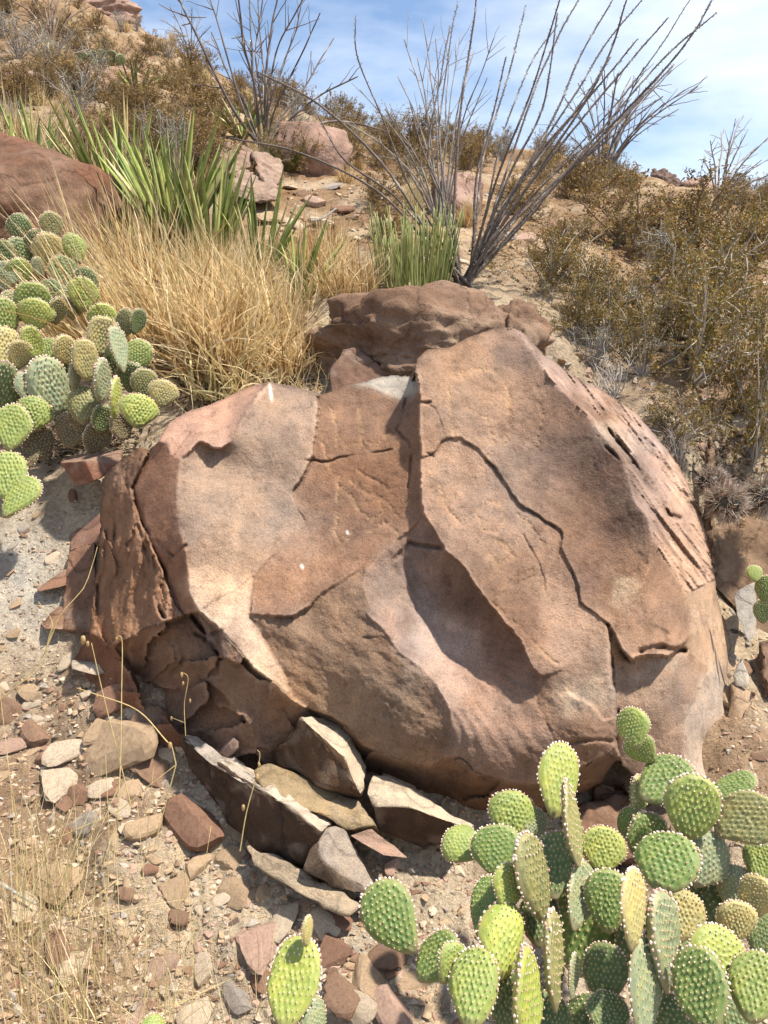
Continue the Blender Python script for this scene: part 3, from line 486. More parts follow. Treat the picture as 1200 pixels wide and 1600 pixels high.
def hull_rock(name, pts, mat, label, col=(0.3, 0.2, 0.13), facecol=None, cuts=14, rough=0.006, seed=1, cat='rock', bev=0.006, parent=None, settle=False):
    """an angular block from corner points (px, py, depth)"""
    W = np.array([P(*p) for p in pts]); org = W.mean(0); bm = bmesh.new()
    if settle: W[:, 2] -= max(0, W[:, 2].min() - float(gz(org[0], org[1])) + 0.06); org = W.mean(0)
    for w in W - org: bm.verts.new(w)
    r = bmesh.ops.convex_hull(bm, input=bm.verts); bmesh.ops.delete(bm, geom=[e for e in r['geom_interior'] if isinstance(e, bmesh.types.BMVert)], context='VERTS')
    bmesh.ops.dissolve_limit(bm, angle_limit=R(7), verts=bm.verts, edges=bm.edges)
    bmesh.ops.bevel(bm, geom=list(bm.edges), offset=bev, segments=2, affect='EDGES', profile=0.6)
    bmesh.ops.triangulate(bm, faces=bm.faces)
    for _ in range(7):
        lim = 0.022; es = [e for e in bm.edges if e.calc_length() > lim]
        if not es or len(bm.verts) > 9000: break
        bmesh.ops.subdivide_edges(bm, edges=es, cuts=1); bmesh.ops.triangulate(bm, faces=bm.faces)
    bm.normal_update(); V = np.array([v.co[:] for v in bm.verts]); N = np.array([v.normal[:] for v in bm.verts]); F = np.array([[v.index for v in f.verts] for f in bm.faces]); bm.free()
    V2 = V + N * (rough * fbm(V + seed, 0.07, 4, seed) + rough * 0.8 * np.floor(2.5 * fbm(V + seed, 0.11, 3, seed + 3)) / 2.5)[:, None]
    T = np.empty((len(V), 3)); T[:] = col
    if facecol:
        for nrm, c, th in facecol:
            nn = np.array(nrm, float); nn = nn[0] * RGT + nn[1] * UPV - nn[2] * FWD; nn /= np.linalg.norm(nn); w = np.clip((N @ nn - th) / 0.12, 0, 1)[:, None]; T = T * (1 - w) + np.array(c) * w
    pn = np.clip(fbm(V + seed, 0.05, 3, seed + 9) * 1.3 - 0.55, 0, 0.3)[:, None]; T = T * (1 - pn) + np.array((0.42, 0.34, 0.26)) * pn * 0.9 + T * pn * 0.1
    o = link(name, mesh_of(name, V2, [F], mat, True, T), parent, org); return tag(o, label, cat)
place_rock('rock', 11, 668, 545, 3.05, 400, 215, 0.55, M['brown'], 'wide rough brown rock lying directly behind the carved boulder', sub=6, nplanes=26, p=16, rough=0.12, yaw=0.3)
place_rock('rock', 14, 815, 520, 3.0, 100, 105, 0.3, M['brown'], 'small rough dark rock at the end of the wide brown rock behind the boulder', rough=0.11, p=8)
hull_rock('rock', [(515,585,2.85),(535,545,2.88),(560,542,2.9),(612,585,2.88),(600,625,2.84),(520,630,2.82),(530,560,3.05),(610,590,3.05)], M['tinted'], 'thin leaning brown rock plate in front of the wide rear rock', (0.2, 0.12, 0.085), seed=21)
place_rock('rock', 17, 22, 350, 3.75, 280, 260, 0.9, M['rust'], 'large smooth rust red rock behind the grass and prickly pear', sub=6, nplanes=12, p=18, rough=0.06, roll=0.35, yaw=1.2)
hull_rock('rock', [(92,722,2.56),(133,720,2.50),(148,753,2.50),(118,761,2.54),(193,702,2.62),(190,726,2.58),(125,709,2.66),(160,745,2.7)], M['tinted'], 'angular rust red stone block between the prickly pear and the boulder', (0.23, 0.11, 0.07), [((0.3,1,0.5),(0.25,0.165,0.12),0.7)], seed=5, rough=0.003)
hull_rock('rock', [(360,282,5.0),(352,300,4.95),(400,318,4.9),(438,312,4.95),(432,290,5.1),(385,262,5.3),(370,265,5.2),(420,300,5.4)], M['tinted'], 'pale pinkish stone below the cracked brown rocks on the slope', (0.29, 0.205, 0.155), seed=31, rough=0.012, bev=0.02)
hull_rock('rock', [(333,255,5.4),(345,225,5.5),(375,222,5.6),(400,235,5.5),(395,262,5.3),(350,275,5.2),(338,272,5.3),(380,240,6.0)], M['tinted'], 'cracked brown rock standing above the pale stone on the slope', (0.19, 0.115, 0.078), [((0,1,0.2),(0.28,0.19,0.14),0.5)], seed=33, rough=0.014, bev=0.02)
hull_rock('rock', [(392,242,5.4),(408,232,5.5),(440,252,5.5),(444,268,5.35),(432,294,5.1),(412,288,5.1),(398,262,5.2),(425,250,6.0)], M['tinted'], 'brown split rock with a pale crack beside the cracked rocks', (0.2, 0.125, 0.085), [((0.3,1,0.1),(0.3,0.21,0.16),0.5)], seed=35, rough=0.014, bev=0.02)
place_rock('rock', 23, 492, 248, 6.4, 118, 112, 0.6, M['pink'], 'smooth pinkish boulder under the second ocotillo on the slope', nplanes=13, p=22, rough=0.055, settle=True)
place_rock('rock', 26, 715, 320, 5.2, 92, 110, 0.5, M['pink'], 'mauve pink boulder seen through the large ocotillo canes', nplanes=13, p=22, rough=0.055, settle=True)
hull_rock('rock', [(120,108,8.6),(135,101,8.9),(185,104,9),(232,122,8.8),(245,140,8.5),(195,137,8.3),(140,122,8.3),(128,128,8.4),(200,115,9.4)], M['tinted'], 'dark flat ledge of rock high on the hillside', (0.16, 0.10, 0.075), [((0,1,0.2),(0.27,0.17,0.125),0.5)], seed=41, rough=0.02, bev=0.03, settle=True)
place_rock('rock', 42, 145, 140, 8.1, 66, 52, 0.5, M['pink'], 'rounded brown boulder beneath the dark ledge on the hillside', rough=0.06, settle=True)
place_rock('rock', 43, 40, 145, 7.6, 150, 60, 0.8, M['pink'], 'low pinkish outcrop below the tall bare ocotillo at the top of the slope', rough=0.07, settle=True)
place_rock('rock', 44, 615, 190, 11.5, 52, 34, 0.5, M['brown'], 'brown rock breaking the skyline beside the ocotillo', rough=0.08, settle=True)
hull_rock('rock', [(1016,240,11),(1018,268,10.8),(1055,275,10.7),(1068,262,10.8),(1050,242,11),(1030,238,11.2),(1045,260,11.6)], M['tinted'], 'dark square block of rock on the skyline', (0.15, 0.10, 0.08), seed=51, rough=0.03, bev=0.03, settle=True)
place_rock('rock', 52, 1085, 264, 11, 62, 40, 0.6, M['pink'], 'rounded pink rock beside the dark block on the skyline', nplanes=10, p=8, rough=0.04, settle=True)
place_rock('rock', 53, 1098, 282, 10.5, 36, 22, 0.4, M['pink'], 'small pale rock just below the rounded skyline rock', rough=0.06, settle=True)
hull_rock('rock', [(1055,340,7.2),(1062,332,7.3),(1085,352,7.2),(1082,362,7.0),(1066,360,7.0),(1070,345,7.6)], M['tinted'], 'small leaning pale slab among the creosote on the slope', (0.40, 0.3, 0.23), seed=55, rough=0.01, bev=0.01)
place_rock('rock', 54, 1095, 330, 7.6, 40, 50, 0.3, M['pink'], 'grey pink boulder half hidden by shrubs near the far ocotillo', rough=0.05, settle=True)
place_rock('rock', 56, 140, 40, 12.8, 190, 90, 1.6, M['pink'], 'crumbling pink rock outcrop at the top of the hill', rough=0.16, sub=6, nplanes=24, settle=True)
place_rock('rock', 57, 90, 5, 13.8, 90, 50, 1.0, M['brown'], 'low brown rock outcrop behind the bare ocotillo on the hilltop', rough=0.13, settle=True)
hull_rock('rock', [(1103,820,2.86),(1200,790,2.9),(1280,800,2.9),(1290,1010,2.75),(1180,1000,2.72),(1105,905,2.78),(1108,850,2.82),(1200,810,3.5),(1300,820,3.5),(1120,820,3.3)], M['tinted'], 'smooth brown rock face carrying the spiny hedgehog cactus', (0.25, 0.165, 0.105), seed=61, rough=0.01, bev=0.03)
hull_rock('rock', [(1185,1000,2.6),(1240,985,2.65),(1250,1100,2.5),(1195,1090,2.46),(1188,1050,2.52),(1230,1000,2.9)], M['tinted'], 'dark brown stone wedged at the edge of the gully beside the boulder', (0.2, 0.13, 0.09), seed=62, rough=0.012)
hull_rock('rock', [(1145,925,2.62),(1180,908,2.64),(1182,990,2.55),(1170,1008,2.52),(1150,960,2.58),(1178,920,2.75)], M['tinted'], 'grey cracked pointed slab standing in the gully beside the boulder', (0.34, 0.31, 0.27), seed=63, rough=0.004, bev=0.004)
hull_rock('rock', [(1146,1055,2.42),(1158,1028,2.44),(1171,1058,2.40),(1168,1075,2.38),(1150,1072,2.40),(1160,1050,2.5)], M['tinted'], 'small pale grey splinter of rock in the gully', (0.42, 0.38, 0.32), seed=64, rough=0.003, bev=0.003)
hull_rock('rock', [(1140,1062,2.42),(1172,1078,2.38),(1184,1088,2.36),(1160,1120,2.32),(1145,1170,2.30),(1132,1130,2.36),(1165,1090,2.55)], M['tinted'], 'tan knob of rock poking out beside the pale end of the boulder', (0.42, 0.30, 0.2), seed=65, rough=0.005, bev=0.015)
# loose blocks under the boulder
PALE = (0.50, 0.41, 0.30)  # sunlit tone painted on upturned faces of these blocks, above shade-dark fronts
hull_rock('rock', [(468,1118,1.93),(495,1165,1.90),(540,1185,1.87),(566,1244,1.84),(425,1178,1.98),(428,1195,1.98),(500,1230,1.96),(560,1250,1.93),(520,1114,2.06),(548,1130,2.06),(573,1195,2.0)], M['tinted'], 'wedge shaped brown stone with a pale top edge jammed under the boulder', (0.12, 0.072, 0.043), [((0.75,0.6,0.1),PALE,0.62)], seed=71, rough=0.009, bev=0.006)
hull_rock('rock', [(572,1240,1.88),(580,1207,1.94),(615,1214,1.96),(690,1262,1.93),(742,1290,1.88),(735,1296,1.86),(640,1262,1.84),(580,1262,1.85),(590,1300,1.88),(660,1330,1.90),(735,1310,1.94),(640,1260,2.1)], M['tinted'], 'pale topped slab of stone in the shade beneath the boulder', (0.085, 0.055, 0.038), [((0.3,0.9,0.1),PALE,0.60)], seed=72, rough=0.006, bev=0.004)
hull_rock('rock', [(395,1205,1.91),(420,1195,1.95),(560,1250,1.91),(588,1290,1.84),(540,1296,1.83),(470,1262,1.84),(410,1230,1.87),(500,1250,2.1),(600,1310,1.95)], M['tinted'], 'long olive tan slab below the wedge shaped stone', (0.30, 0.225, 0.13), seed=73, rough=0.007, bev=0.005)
hull_rock('rock', [(285,1152,2.0),(305,1148,2.06),(345,1200,1.94),(400,1238,1.86),(460,1264,1.81),(505,1302,1.77),(292,1200,2.02),(340,1268,1.98),(400,1328,1.91),(465,1362,1.86),(400,1212,1.97),(524,1285,1.85),(470,1330,2.0)], M['tinted'], 'long dark slab with a whitish upper edge running down from the boulder', (0.085, 0.055, 0.038), [((0.35,0.9,0.1),(0.50,0.42,0.33),0.62)], seed=74, rough=0.011, bev=0.007)  # front colour darkened for shade, upper edge painted as sunlit
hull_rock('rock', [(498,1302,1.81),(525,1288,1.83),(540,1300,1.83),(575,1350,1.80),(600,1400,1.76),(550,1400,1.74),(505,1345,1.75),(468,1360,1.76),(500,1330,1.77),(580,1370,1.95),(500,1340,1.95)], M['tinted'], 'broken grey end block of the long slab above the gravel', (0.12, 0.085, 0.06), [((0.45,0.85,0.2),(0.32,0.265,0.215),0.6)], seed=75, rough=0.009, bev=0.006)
hull_rock('rock', [(545,1305,1.82),(580,1292,1.85),(620,1320,1.82),(640,1342,1.79),(600,1338,1.78),(565,1318,1.79),(600,1320,1.92)], M['tinted'], 'small pink edged stone chip beside the broken slab end', (0.33, 0.22, 0.165), seed=76, rough=0.003, bev=0.004)
hull_rock('rock', [(105,860,2.50),(148,845,2.50),(150,990,2.32),(100,985,2.36),(104,900,2.46),(150,900,2.65),(110,870,2.6)], M['tinted'], 'flat brown rock slab leaning against the layered end of the boulder', (0.23, 0.13, 0.085), seed=77, rough=0.008, bev=0.005)
hull_rock('rock', [(108,835,2.58),(160,800,2.55),(160,850,2.48),(108,862,2.52),(140,830,2.7)], M['tinted'], 'reddish stone on top of the leaning brown slab beside the boulder', (0.26, 0.15, 0.11), seed=78, rough=0.006, bev=0.005)
hull_rock('rock', [(55,920,2.46),(103,890,2.46),(104,915,2.42),(60,925,2.42),(90,905,2.55)], M['tinted'], 'thin reddish shard lying against the leaning brown slab', (0.27, 0.15, 0.1), seed=79, rough=0.004, bev=0.003)
hull_rock('rock', [(62,975,2.40),(102,940,2.42),(100,985,2.34),(70,985,2.34),(90,960,2.5)], M['tinted'], 'brown angular shard below the leaning slab', (0.24, 0.14, 0.09), seed=80, rough=0.004, bev=0.003)
hull_rock('rock', [(112,1032,2.27),(180,1035,2.24),(182,1048,2.22),(150,1056,2.20),(112,1045,2.22),(150,1035,2.4)], M['tinted'], 'greyish pale flake projecting from the dark foot of the boulder', (0.40, 0.33, 0.25), seed=81, rough=0.003, bev=0.003)
hull_rock('rock', [(900,1270,2.12),(1000,1262,2.12),(1010,1350,2.02),(900,1350,2.02),(930,1230,2.2),(980,1220,2.22),(950,1260,2.4)], M['tinted'], 'dark brown block deep in the cavity under the boulder behind the cactus', (0.22, 0.13, 0.085), seed=82, rough=0.02)

hull_rock('rock', [(385,1322,1.86),(470,1362,1.80),(560,1415,1.73),(545,1430,1.70),(470,1398,1.75),(395,1348,1.82),(480,1370,1.92)], M['tinted'], 'thin tan mud crusted slab on the ground in front of the long dark slab', (0.36, 0.285, 0.2), seed=83, rough=0.008, bev=0.003)
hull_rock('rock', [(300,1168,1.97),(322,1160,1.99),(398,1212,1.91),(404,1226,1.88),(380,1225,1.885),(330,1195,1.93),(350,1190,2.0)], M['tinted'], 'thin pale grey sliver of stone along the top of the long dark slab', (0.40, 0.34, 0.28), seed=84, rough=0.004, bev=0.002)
# ------------------------------------------------------------------ loose stones and gravel
STV = []
for k in range(12):
    W, F = rock_shape(300 + k, 3, 6 + k % 4, 70, 0.03); W = W * np.array([1, [.7, .85, .6][k % 3], [.22, .34, .5, .3][k % 4]]); STV.append(mesh_of('stone', W, [F], M['stone'], False))
SCOL = {'tan': (0.37, 0.27, 0.175), 'rust red': (0.24, 0.14, 0.095), 'brown': (0.22, 0.14, 0.095), 'grey': (0.32, 0.28, 0.24), 'pinkish': (0.38, 0.26, 0.20), 'pale': (0.45, 0.37, 0.275), 'dark': (0.12, 0.085, 0.065)}
def gnormal(p):
    e = 0.06; zx = gz(np.array([p[0] + e, p[0] - e]), np.array([p[1], p[1]])); zy = gz(np.array([p[0], p[0]]), np.array([p[1] + e, p[1] - e]))
    return Vector((-(zx[0] - zx[1]) / (2 * e), -(zy[0] - zy[1]) / (2 * e), 1)).normalized()
def stone(px, py, wpx, col, label, group, shape=None, yaw=None, sink=0.2, tilt=0.25, aspect=1.0):
    p = ground_at(px, py); d = to_px(p)[2]; s = wpx / FPX * d * 0.5; k = random.randrange(12) if shape is None else shape
    o = link('stone', STV[k]); nrm = gnormal(p); nrm = (nrm + Vector((random.uniform(-tilt, tilt), random.uniform(-tilt, tilt), 0))).normalized()
    q = nrm.to_track_quat('Z', 'Y').to_matrix() @ Matrix.Rotation(random.uniform(0, 6.28) if yaw is None else yaw, 3, 'Z')
    o.rotation_euler = q.to_euler(); o.scale = (s, s * aspect, s * random.uniform(0.85, 1.2)); o.location = Vector(p) + nrm * s * (0.35 - sink)
    c = np.array(SCOL[col]) * random.uniform(0.85, 1.15); o.color = (*c, 1); return tag(o, label, 'stone', group)
NS = [(35,828,24,'grey','round smooth grey pebble on pale dirt below the prickly pear',3),(190,1160,120,'tan','long flat tan stone splinter lying below the foot of the boulder',1),(312,1288,95,'rust red','flat rust red stone crusted with white on the gravel',2),
 (95,1225,70,'pale','broad pale stone half buried among the dry grass stalks',4),(130,1292,55,'grey','rounded grey stone beside the dry stalks',3),(95,1385,80,'tan','lumpy tan stone in the dry grass tangle',7),(275,1392,52,'tan','flat tan stone in the middle of the gravel',4),
 (197,1397,28,'brown','small squarish brown stone on the gravel',6),(280,1435,34,'brown','brown pointed stone standing in the gravel',6),(405,1480,75,'pinkish','wide pinkish flat stone in the gravel beside the lone cactus pad',4),(120,1245,45,'rust red','rust red stone next to the rounded grey stone',5),
 (98,1258,30,'rust red','small rust red chip beside the dry stalks',0),(170,1235,35,'rust red','dark red pebble cluster stone near the tall stalk',8),(100,1175,60,'pale','elongated pale stone below the boulder foot',1),(60,1150,50,'brown','brown stone at the edge of the dry grass',2),
 (535,1442,36,'rust red','small rust red stone beside the big overhanging cactus pad',6),(520,1490,55,'rust red','flat rust red stone next to the lone cactus pad',4),(535,1558,70,'brown','dark brown block beside the lone cactus pad',6),(572,1540,75,'tan','tan wedge stone between the two cactus plants',1),
 (607,1497,55,'brown','brown stone under the big overhanging cactus pad',5),(645,1530,60,'tan','tan stone at the foot of the prickly pear',4),(620,1585,75,'pinkish','pinkish stone at the bottom edge between the cacti',2),(245,1200,75,'brown','flat brown plate of rock near the base of the long slab',4),
 (115,1510,55,'pale','pale stone under the dry grass blades',4),(250,1510,45,'pinkish','pinkish splinter standing in the gravel',1),(370,1400,50,'tan','tan stone half buried below the long slab',7),(375,1560,50,'grey','grey stone in the gravel at the bottom',2),
 (825,375,34,'pinkish','orange pink stone in the rubble right of the large ocotillo',3),(845,398,52,'tan','flat tan stone in the rubble behind the ocotillo',4),(795,372,26,'grey','rounded grey stone in the rubble behind the ocotillo',3),(865,355,25,'rust red','red stone in the rubble behind the ocotillo',5),
 (495,318,34,'pinkish','pinkish stone on the bare patch below the pink boulder',2),(535,332,36,'rust red','dark red stone beside the grey log of deadwood',6),(430,345,50,'tan','tan stone below the pale pinkish stone on the slope',5),(505,350,46,'pale','flat pale stone on the bare patch of slope',4),
 (990,465,42,'grey','grey rock between the creosote bushes',5),(1010,545,60,'pale','pale rock below the creosote bushes',4),(1020,490,60,'pale','pale flat rock among the creosote twigs',1),(1150,940,34,'tan','tan stone in the gully beside the boulder',4),(1130,915,40,'grey','grey flat stone at the top of the gully',4),
 (800,565,1,'grey','x',1)]
for (x, y, w, c, lab, sh) in NS[:-1]: stone(x, y, w, c, lab, None, sh, yaw=random.uniform(-0.5, 0.5))
def side8(dx, dy):
    a = math.degrees(math.atan2(-dy, dx)) % 360
    return ['right of', 'above and right of', 'above', 'above and left of', 'left of', 'below and left of', 'below', 'below and right of'][int((a + 22.5) // 45) % 8]
LM = {q[4]: q[4].split(' lying')[0].split(' half')[0].split(' beside')[0].split(' next')[0].split(' near')[0].split(' standing')[0].split(' on ')[0].split(' in ')[0].split(' at ')[0].split(' under')[0].split(' below')[0].split(' between')[0].split(' among')[0].split(' crusted')[0] for q in NS}
def scatter_stones(n, area, wr, cols, where, group, small='small'):
    k = 0
    while k < n:
        x = random.uniform(area[0], area[2]); y = random.uniform(area[1], area[3]); w = wr[0] * (wr[1] / wr[0]) ** (random.random() ** 2.2)
        c = random.choice(cols); big = 'larger' if w > (wr[0] * wr[1]) ** 0.5 else small
        o = stone(x, y, w, c, 'x', group); k += 1
        nb = min(NS[:-1], key=lambda q: math.hypot(q[0] - x, q[1] - y)); dx, dy = x - nb[0], y - nb[1]; mark = ' '.join(nb[4].split()[:4]).replace(' in', '').replace(' on', '')
        mark = LM[nb[4]]; side = side8(dx, dy); big = big + (' flat' if o.scale[2] < o.scale[0] * .95 else (' thick' if o.scale[2] > o.scale[0] * 1.1 else ''))
        o['label'] = f'{big} {c} stone {side} the {mark}' if math.hypot(dx, dy) < 130 else f'{big} {c} stone {where}'
scatter_stones(165, (-20, 1060, 640, 1610), (16, 62), ['tan','tan','pale','pale','brown','rust red','pinkish','tan'], 'in the gravel below the boulder', 'stones in the gravel below the boulder')
scatter_stones(16, (0, 760, 130, 1060), (12, 40), ['grey','tan','brown','pale'], 'on the pale dirt beside the boulder', 'stones on the dirt beside the boulder')
scatter_stones(55, (440, 285, 920, 430), (9, 34), ['tan','pinkish','brown','pale','grey','tan','rust red'], 'in the rubble behind the boulder', 'stones in the rubble behind the boulder')
scatter_stones(45, (850, 430, 1200, 720), (12, 50), ['tan','pale','pinkish','grey','tan'], 'under the creosote bushes', 'stones under the creosote bushes')
scatter_stones(26, (1125, 860, 1205, 1240), (10, 38), ['brown','dark','tan','grey'], 'in the gully beside the boulder', 'stones in the gully')
def gravel():
    hs = []
    for k in range(14):
        rg = np.random.default_rng(k); bm = bmesh.new()
        for v in rg.normal(size=(9, 3)): v = v / np.linalg.norm(v) * np.array([1, .75, .5]); bm.verts.new(v)
        bmesh.ops.convex_hull(bm, input=bm.verts); bmesh.ops.delete(bm, geom=[v for v in bm.verts if not v.link_faces], context='VERTS'); bm.verts.index_update()
        hs.append((np.array([v.co[:] for v in bm.verts]), np.array([[v.index for v in f.verts] for f in bm.faces]))); bm.free()
    mb = MB(); cs = np.array(list(SCOL.values())); pr = np.array([5, .8, 1.4, 1.6, 1.4, 3.2, .3]); pr /= pr.sum()
    def field(n, area, smin, smax):
        px = RNG.uniform(area[0], area[2], n); py = RNG.uniform(area[1], area[3], n)
        f = rays_to_ground(px, py)
        z = gz(f[:, 0], f[:, 1])
        for i in range(n):
            W, F = hs[RNG.integers(14)]; s = smin * (smax / smin) ** (RNG.random() ** 1.8); a = RNG.uniform(0, 6.28, 3); c1, s1 = math.cos(a[0]), math.sin(a[0])
            V = W * s; V = np.c_[V[:, 0] * c1 - V[:, 1] * s1, V[:, 0] * s1 + V[:, 1] * c1, V[:, 2]]; t = RNG.normal() * .35; V = np.c_[V[:, 0], V[:, 1] * math.cos(t) - V[:, 2] * math.sin(t), V[:, 1] * math.sin(t) + V[:, 2] * math.cos(t)]
            mb.add(V + np.array([f[i, 0], f[i, 1], z[i] + s * (0.15 if s < .007 else -0.12)]), F, tint=cs[RNG.choice(7, p=pr)] * RNG.uniform(.8, 1.2))
    field(10500, (-40, 1040, 900, 1640), 0.0025, 0.021); field(700, (-20, 760, 160, 1060), 0.003, 0.013)
    field(1400, (900, 1260, 1750, 1640), 0.003, 0.02); field(1100, (-560, 820, -40, 1640), 0.003, 0.02); field(1600, (430, 280, 960, 450), 0.008, 0.05); field(1300, (850, 420, 1220, 760), 0.006, 0.04); field(600, (1110, 850, 1220, 1260), 0.003, 0.018); field(900, (0, 90, 700, 280), 0.012, 0.07)
    tag(link('gravel', mb.mesh('gravel', M['gravel'], False)), 'tan and brown gravel strewn over the slope', 'gravel', kind='stuff')
gravel()

# ------------------------------------------------------------------ prickly pears
def pad_variant(seed):
    rg = np.random.default_rng(seed); nr, ns = 24, 60; pw = rg.uniform(0.80, 0.95); eg = rg.uniform(0.0, 0.2); bend = rg.uniform(-0.28, 0.28); tw = rg.uniform(-0.3, 0.3); wob = rg.uniform(0, 6.28)
    th = np.arange(ns) / ns * 2 * math.pi
    def outline(t):
        sx = np.cos(t) * 0.5 * (1 + eg * np.sin(t)) * (1 + 0.045 * np.sin(3 * t + wob) + 0.05 * np.sin(2 * t + 2 * wob)); sz = 0.5 + 0.5 * np.sin(t)
        narrow = 0.55 + 0.45 * np.clip(sz / 0.45, 0, 1) ** 0.7
        return sx * narrow, sz
    ox, oz = outline(th); T = 0.075
    # areole lattice (staggered rows)
    sp = 0.100; pts = []
    for r in range(-2, 15):
        for c in range(-6, 7):
            x = (c + 0.5 * (r % 2)) * sp * 1.02 + rg.normal() * 0.011; z = r * sp * 0.80 + 0.05 + rg.normal() * 0.010 + 0.1 * x * x
            zz = np.clip(z, 0.001, 0.999); t = math.asin(2 * zz - 1); xm = abs(outline(np.array([t]))[0][0])
            if 0.06 < z < 0.965 and abs(x) < xm - 0.03: pts.append((x, z))
    pts = np.array(pts)
    rho = np.r_[np.linspace(0, 0.9, nr - 5), 0.94, 0.97, 0.99, 1.0]; nr = len(rho); V = []; A = []
    def surf(x, z, rr, side):
        dd = np.min(np.hypot(x[:, None] - pts[None, :, 0], (z[:, None] - pts[None, :, 1])), 1); b = np.exp(-(dd / 0.040) ** 2)
        y = side * (T * np.sqrt(np.maximum(0, 1 - rr ** 5)) + 0.030 * b * np.clip((1 - rr) * 12, 0, 1)) + bend * (x * x * 2 + (z - 0.5) ** 2) + tw * x * (z - .5) + 0.012 * np.sin(5 * x + wob) * np.sin(4 * z)
        return y, b
    for side in (-1, 1):
        for k in range(nr if side < 0 else nr - 1):
            cz = 0.52; x = ox * rho[k]; z = cz + (oz - cz) * rho[k]; y, b = surf(x, z, np.full(ns, rho[k]), side); V.append(np.c_[x, y, z]); A.append(np.c_[b, np.full(ns, rho[k]), np.zeros(ns)])
    V = np.concatenate(V); A = np.concatenate(A); F = []
    j = np.arange(ns); j2 = (j + 1) % ns
    for k in range(nr - 1): a = k * ns; F.append(np.stack([a + j, a + j2, a + ns + j2, a + ns + j], -1))
    o2 = nr * ns
    for k in range(nr - 2): a = o2 + k * ns; F.append(np.stack([a + j2, a + j, a + ns + j, a + ns + j2], -1))
    a = o2 + (nr - 2) * ns; e = (nr - 1) * ns; F.append(np.stack([a + j2, a + j, e + j, e + j2], -1))
    pad = mesh_of('pad', V, [np.concatenate(F)], M['pad'], True, A)
    # woolly areoles: spiky little tufts
    oc = np.array([[1,0,0],[-1,0,0],[0,1,0],[0,-1,0],[0,0,1],[0,0,-1]], float); cu = np.array([[a, b, c] for a in (-1, 1) for b in (-1, 1) for c in (-1, 1)]) * 0.56
    tv = np.r_[oc, cu]; tf = []
    fo = [(0,2,4,7+6),(2,1,4,6+3),(1,3,4,6+1),(3,0,4,6+5),(2,0,5,6+6),(1,2,5,6+2),(3,1,5,6+0),(0,3,5,6+4)]
    for a_, b_, c_, m_ in fo: tf += [(a_, b_, m_), (b_, c_, m_), (c_, a_, m_)]
    tf = np.array(tf); mb = MB()
    def tuft(p, r, col):
        q = rg.normal(size=(3, 3)); q, _ = np.linalg.qr(q); mb.add(tv * np.array([1, 1, 1.25]) * r @ q + p, tf, tint=col)
    for side in (-1, 1):
        rr_ = np.array([0.3] * len(pts)); y, b = surf(pts[:, 0], pts[:, 1], rr_, side)
        tmax = np.abs(outline(np.arcsin(np.clip(2 * pts[:, 1] - 1, -0.999, 0.999)))[0]); rr_ = np.clip(np.maximum(np.abs(pts[:, 0]) / tmax, np.abs(pts[:, 1] - .52) / .48), 0, 0.98); y, b = surf(pts[:, 0], pts[:, 1], rr_, side)
        for (x, z), yy in zip(pts, y):
            up = z > 0.75; tuft((x, yy + side * 0.006, z), rg.uniform(0.007, 0.0125) * (1.25 if up else 1), (0.58, 0.45, 0.31) if not up else (0.68, 0.58, 0.48))
    for t in np.linspace(0, 2 * math.pi, 46, endpoint=False) + rg.normal(size=46) * 0.02:
        x, z = outline(np.array([t])); x, z = x[0], z[0]
        if z < 0.16: continue
        y, _ = surf(np.array([x]), np.array([z]), np.array([1.0]), 1); sz = 0.65 + 0.5 * np.clip(z, 0, 1)
        for q in range(2): tuft((x * 1.01 + rg.normal() * .006, y[0] + rg.normal() * 0.02, z + (z - .5) * 0.015), rg.uniform(0.011, 0.023) * sz, (0.76, 0.66, 0.60) if rg.random() > .3 else (0.62, 0.42, 0.36))
    are = mb.mesh('areoles', M['fuzz'], False); return pad, are
PADV = [pad_variant(900 + k) for k in range(10)]
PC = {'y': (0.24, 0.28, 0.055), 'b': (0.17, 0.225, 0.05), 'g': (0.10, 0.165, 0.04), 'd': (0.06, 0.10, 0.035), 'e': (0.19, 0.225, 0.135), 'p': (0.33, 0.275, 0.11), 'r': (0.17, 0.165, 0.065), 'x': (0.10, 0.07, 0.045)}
def pear(name, label, base, pads, group=None, thick=1.0, mul=(1, 1, 1)):
    root = empty(name, base); tag(root, label, 'cactus', group); bl = Vector(base)
    for (cx, cy, L, W, roll, yaw, d, tone) in pads:
        k = random.randrange(len(PADV)); Lm, Wm = L / FPX * d, W / FPX * d; lean = R(random.uniform(-22, 18)); ro = R(roll)
        up = Vector(UPV) * math.cos(ro) + Vector(RGT) * math.sin(ro); c = Vector(P(cx, cy, d)); view = (Vector(CP) - c).normalized(); up = (up - view * up.dot(view)).normalized()
        nrm = view; up2 = (up * math.cos(lean) + nrm * math.sin(lean)).normalized(); n2 = (nrm - up2 * nrm.dot(up2)).normalized()
        n2 = Matrix.Rotation(R(yaw), 3, up2) @ n2; yax = -n2; xax = yax.cross(up2).normalized()
        rot = Matrix((xax, yax, up2)).transposed()
        o = link('pad', PADV[k][0], root); o.rotation_euler = rot.to_euler(); o.scale = (Wm, (Wm * Lm) ** 0.5 * thick * random.uniform(.8, 1.3), Lm); o.location = c - up2 * Lm * 0.5 - bl
        cc = np.array(PC[tone]) * np.array(mul) * random.uniform(0.85, 1.15); o.color = (*cc, 1)
        a = link('areoles', PADV[k][1], o); a['kind'] = 'stuff'
    return root
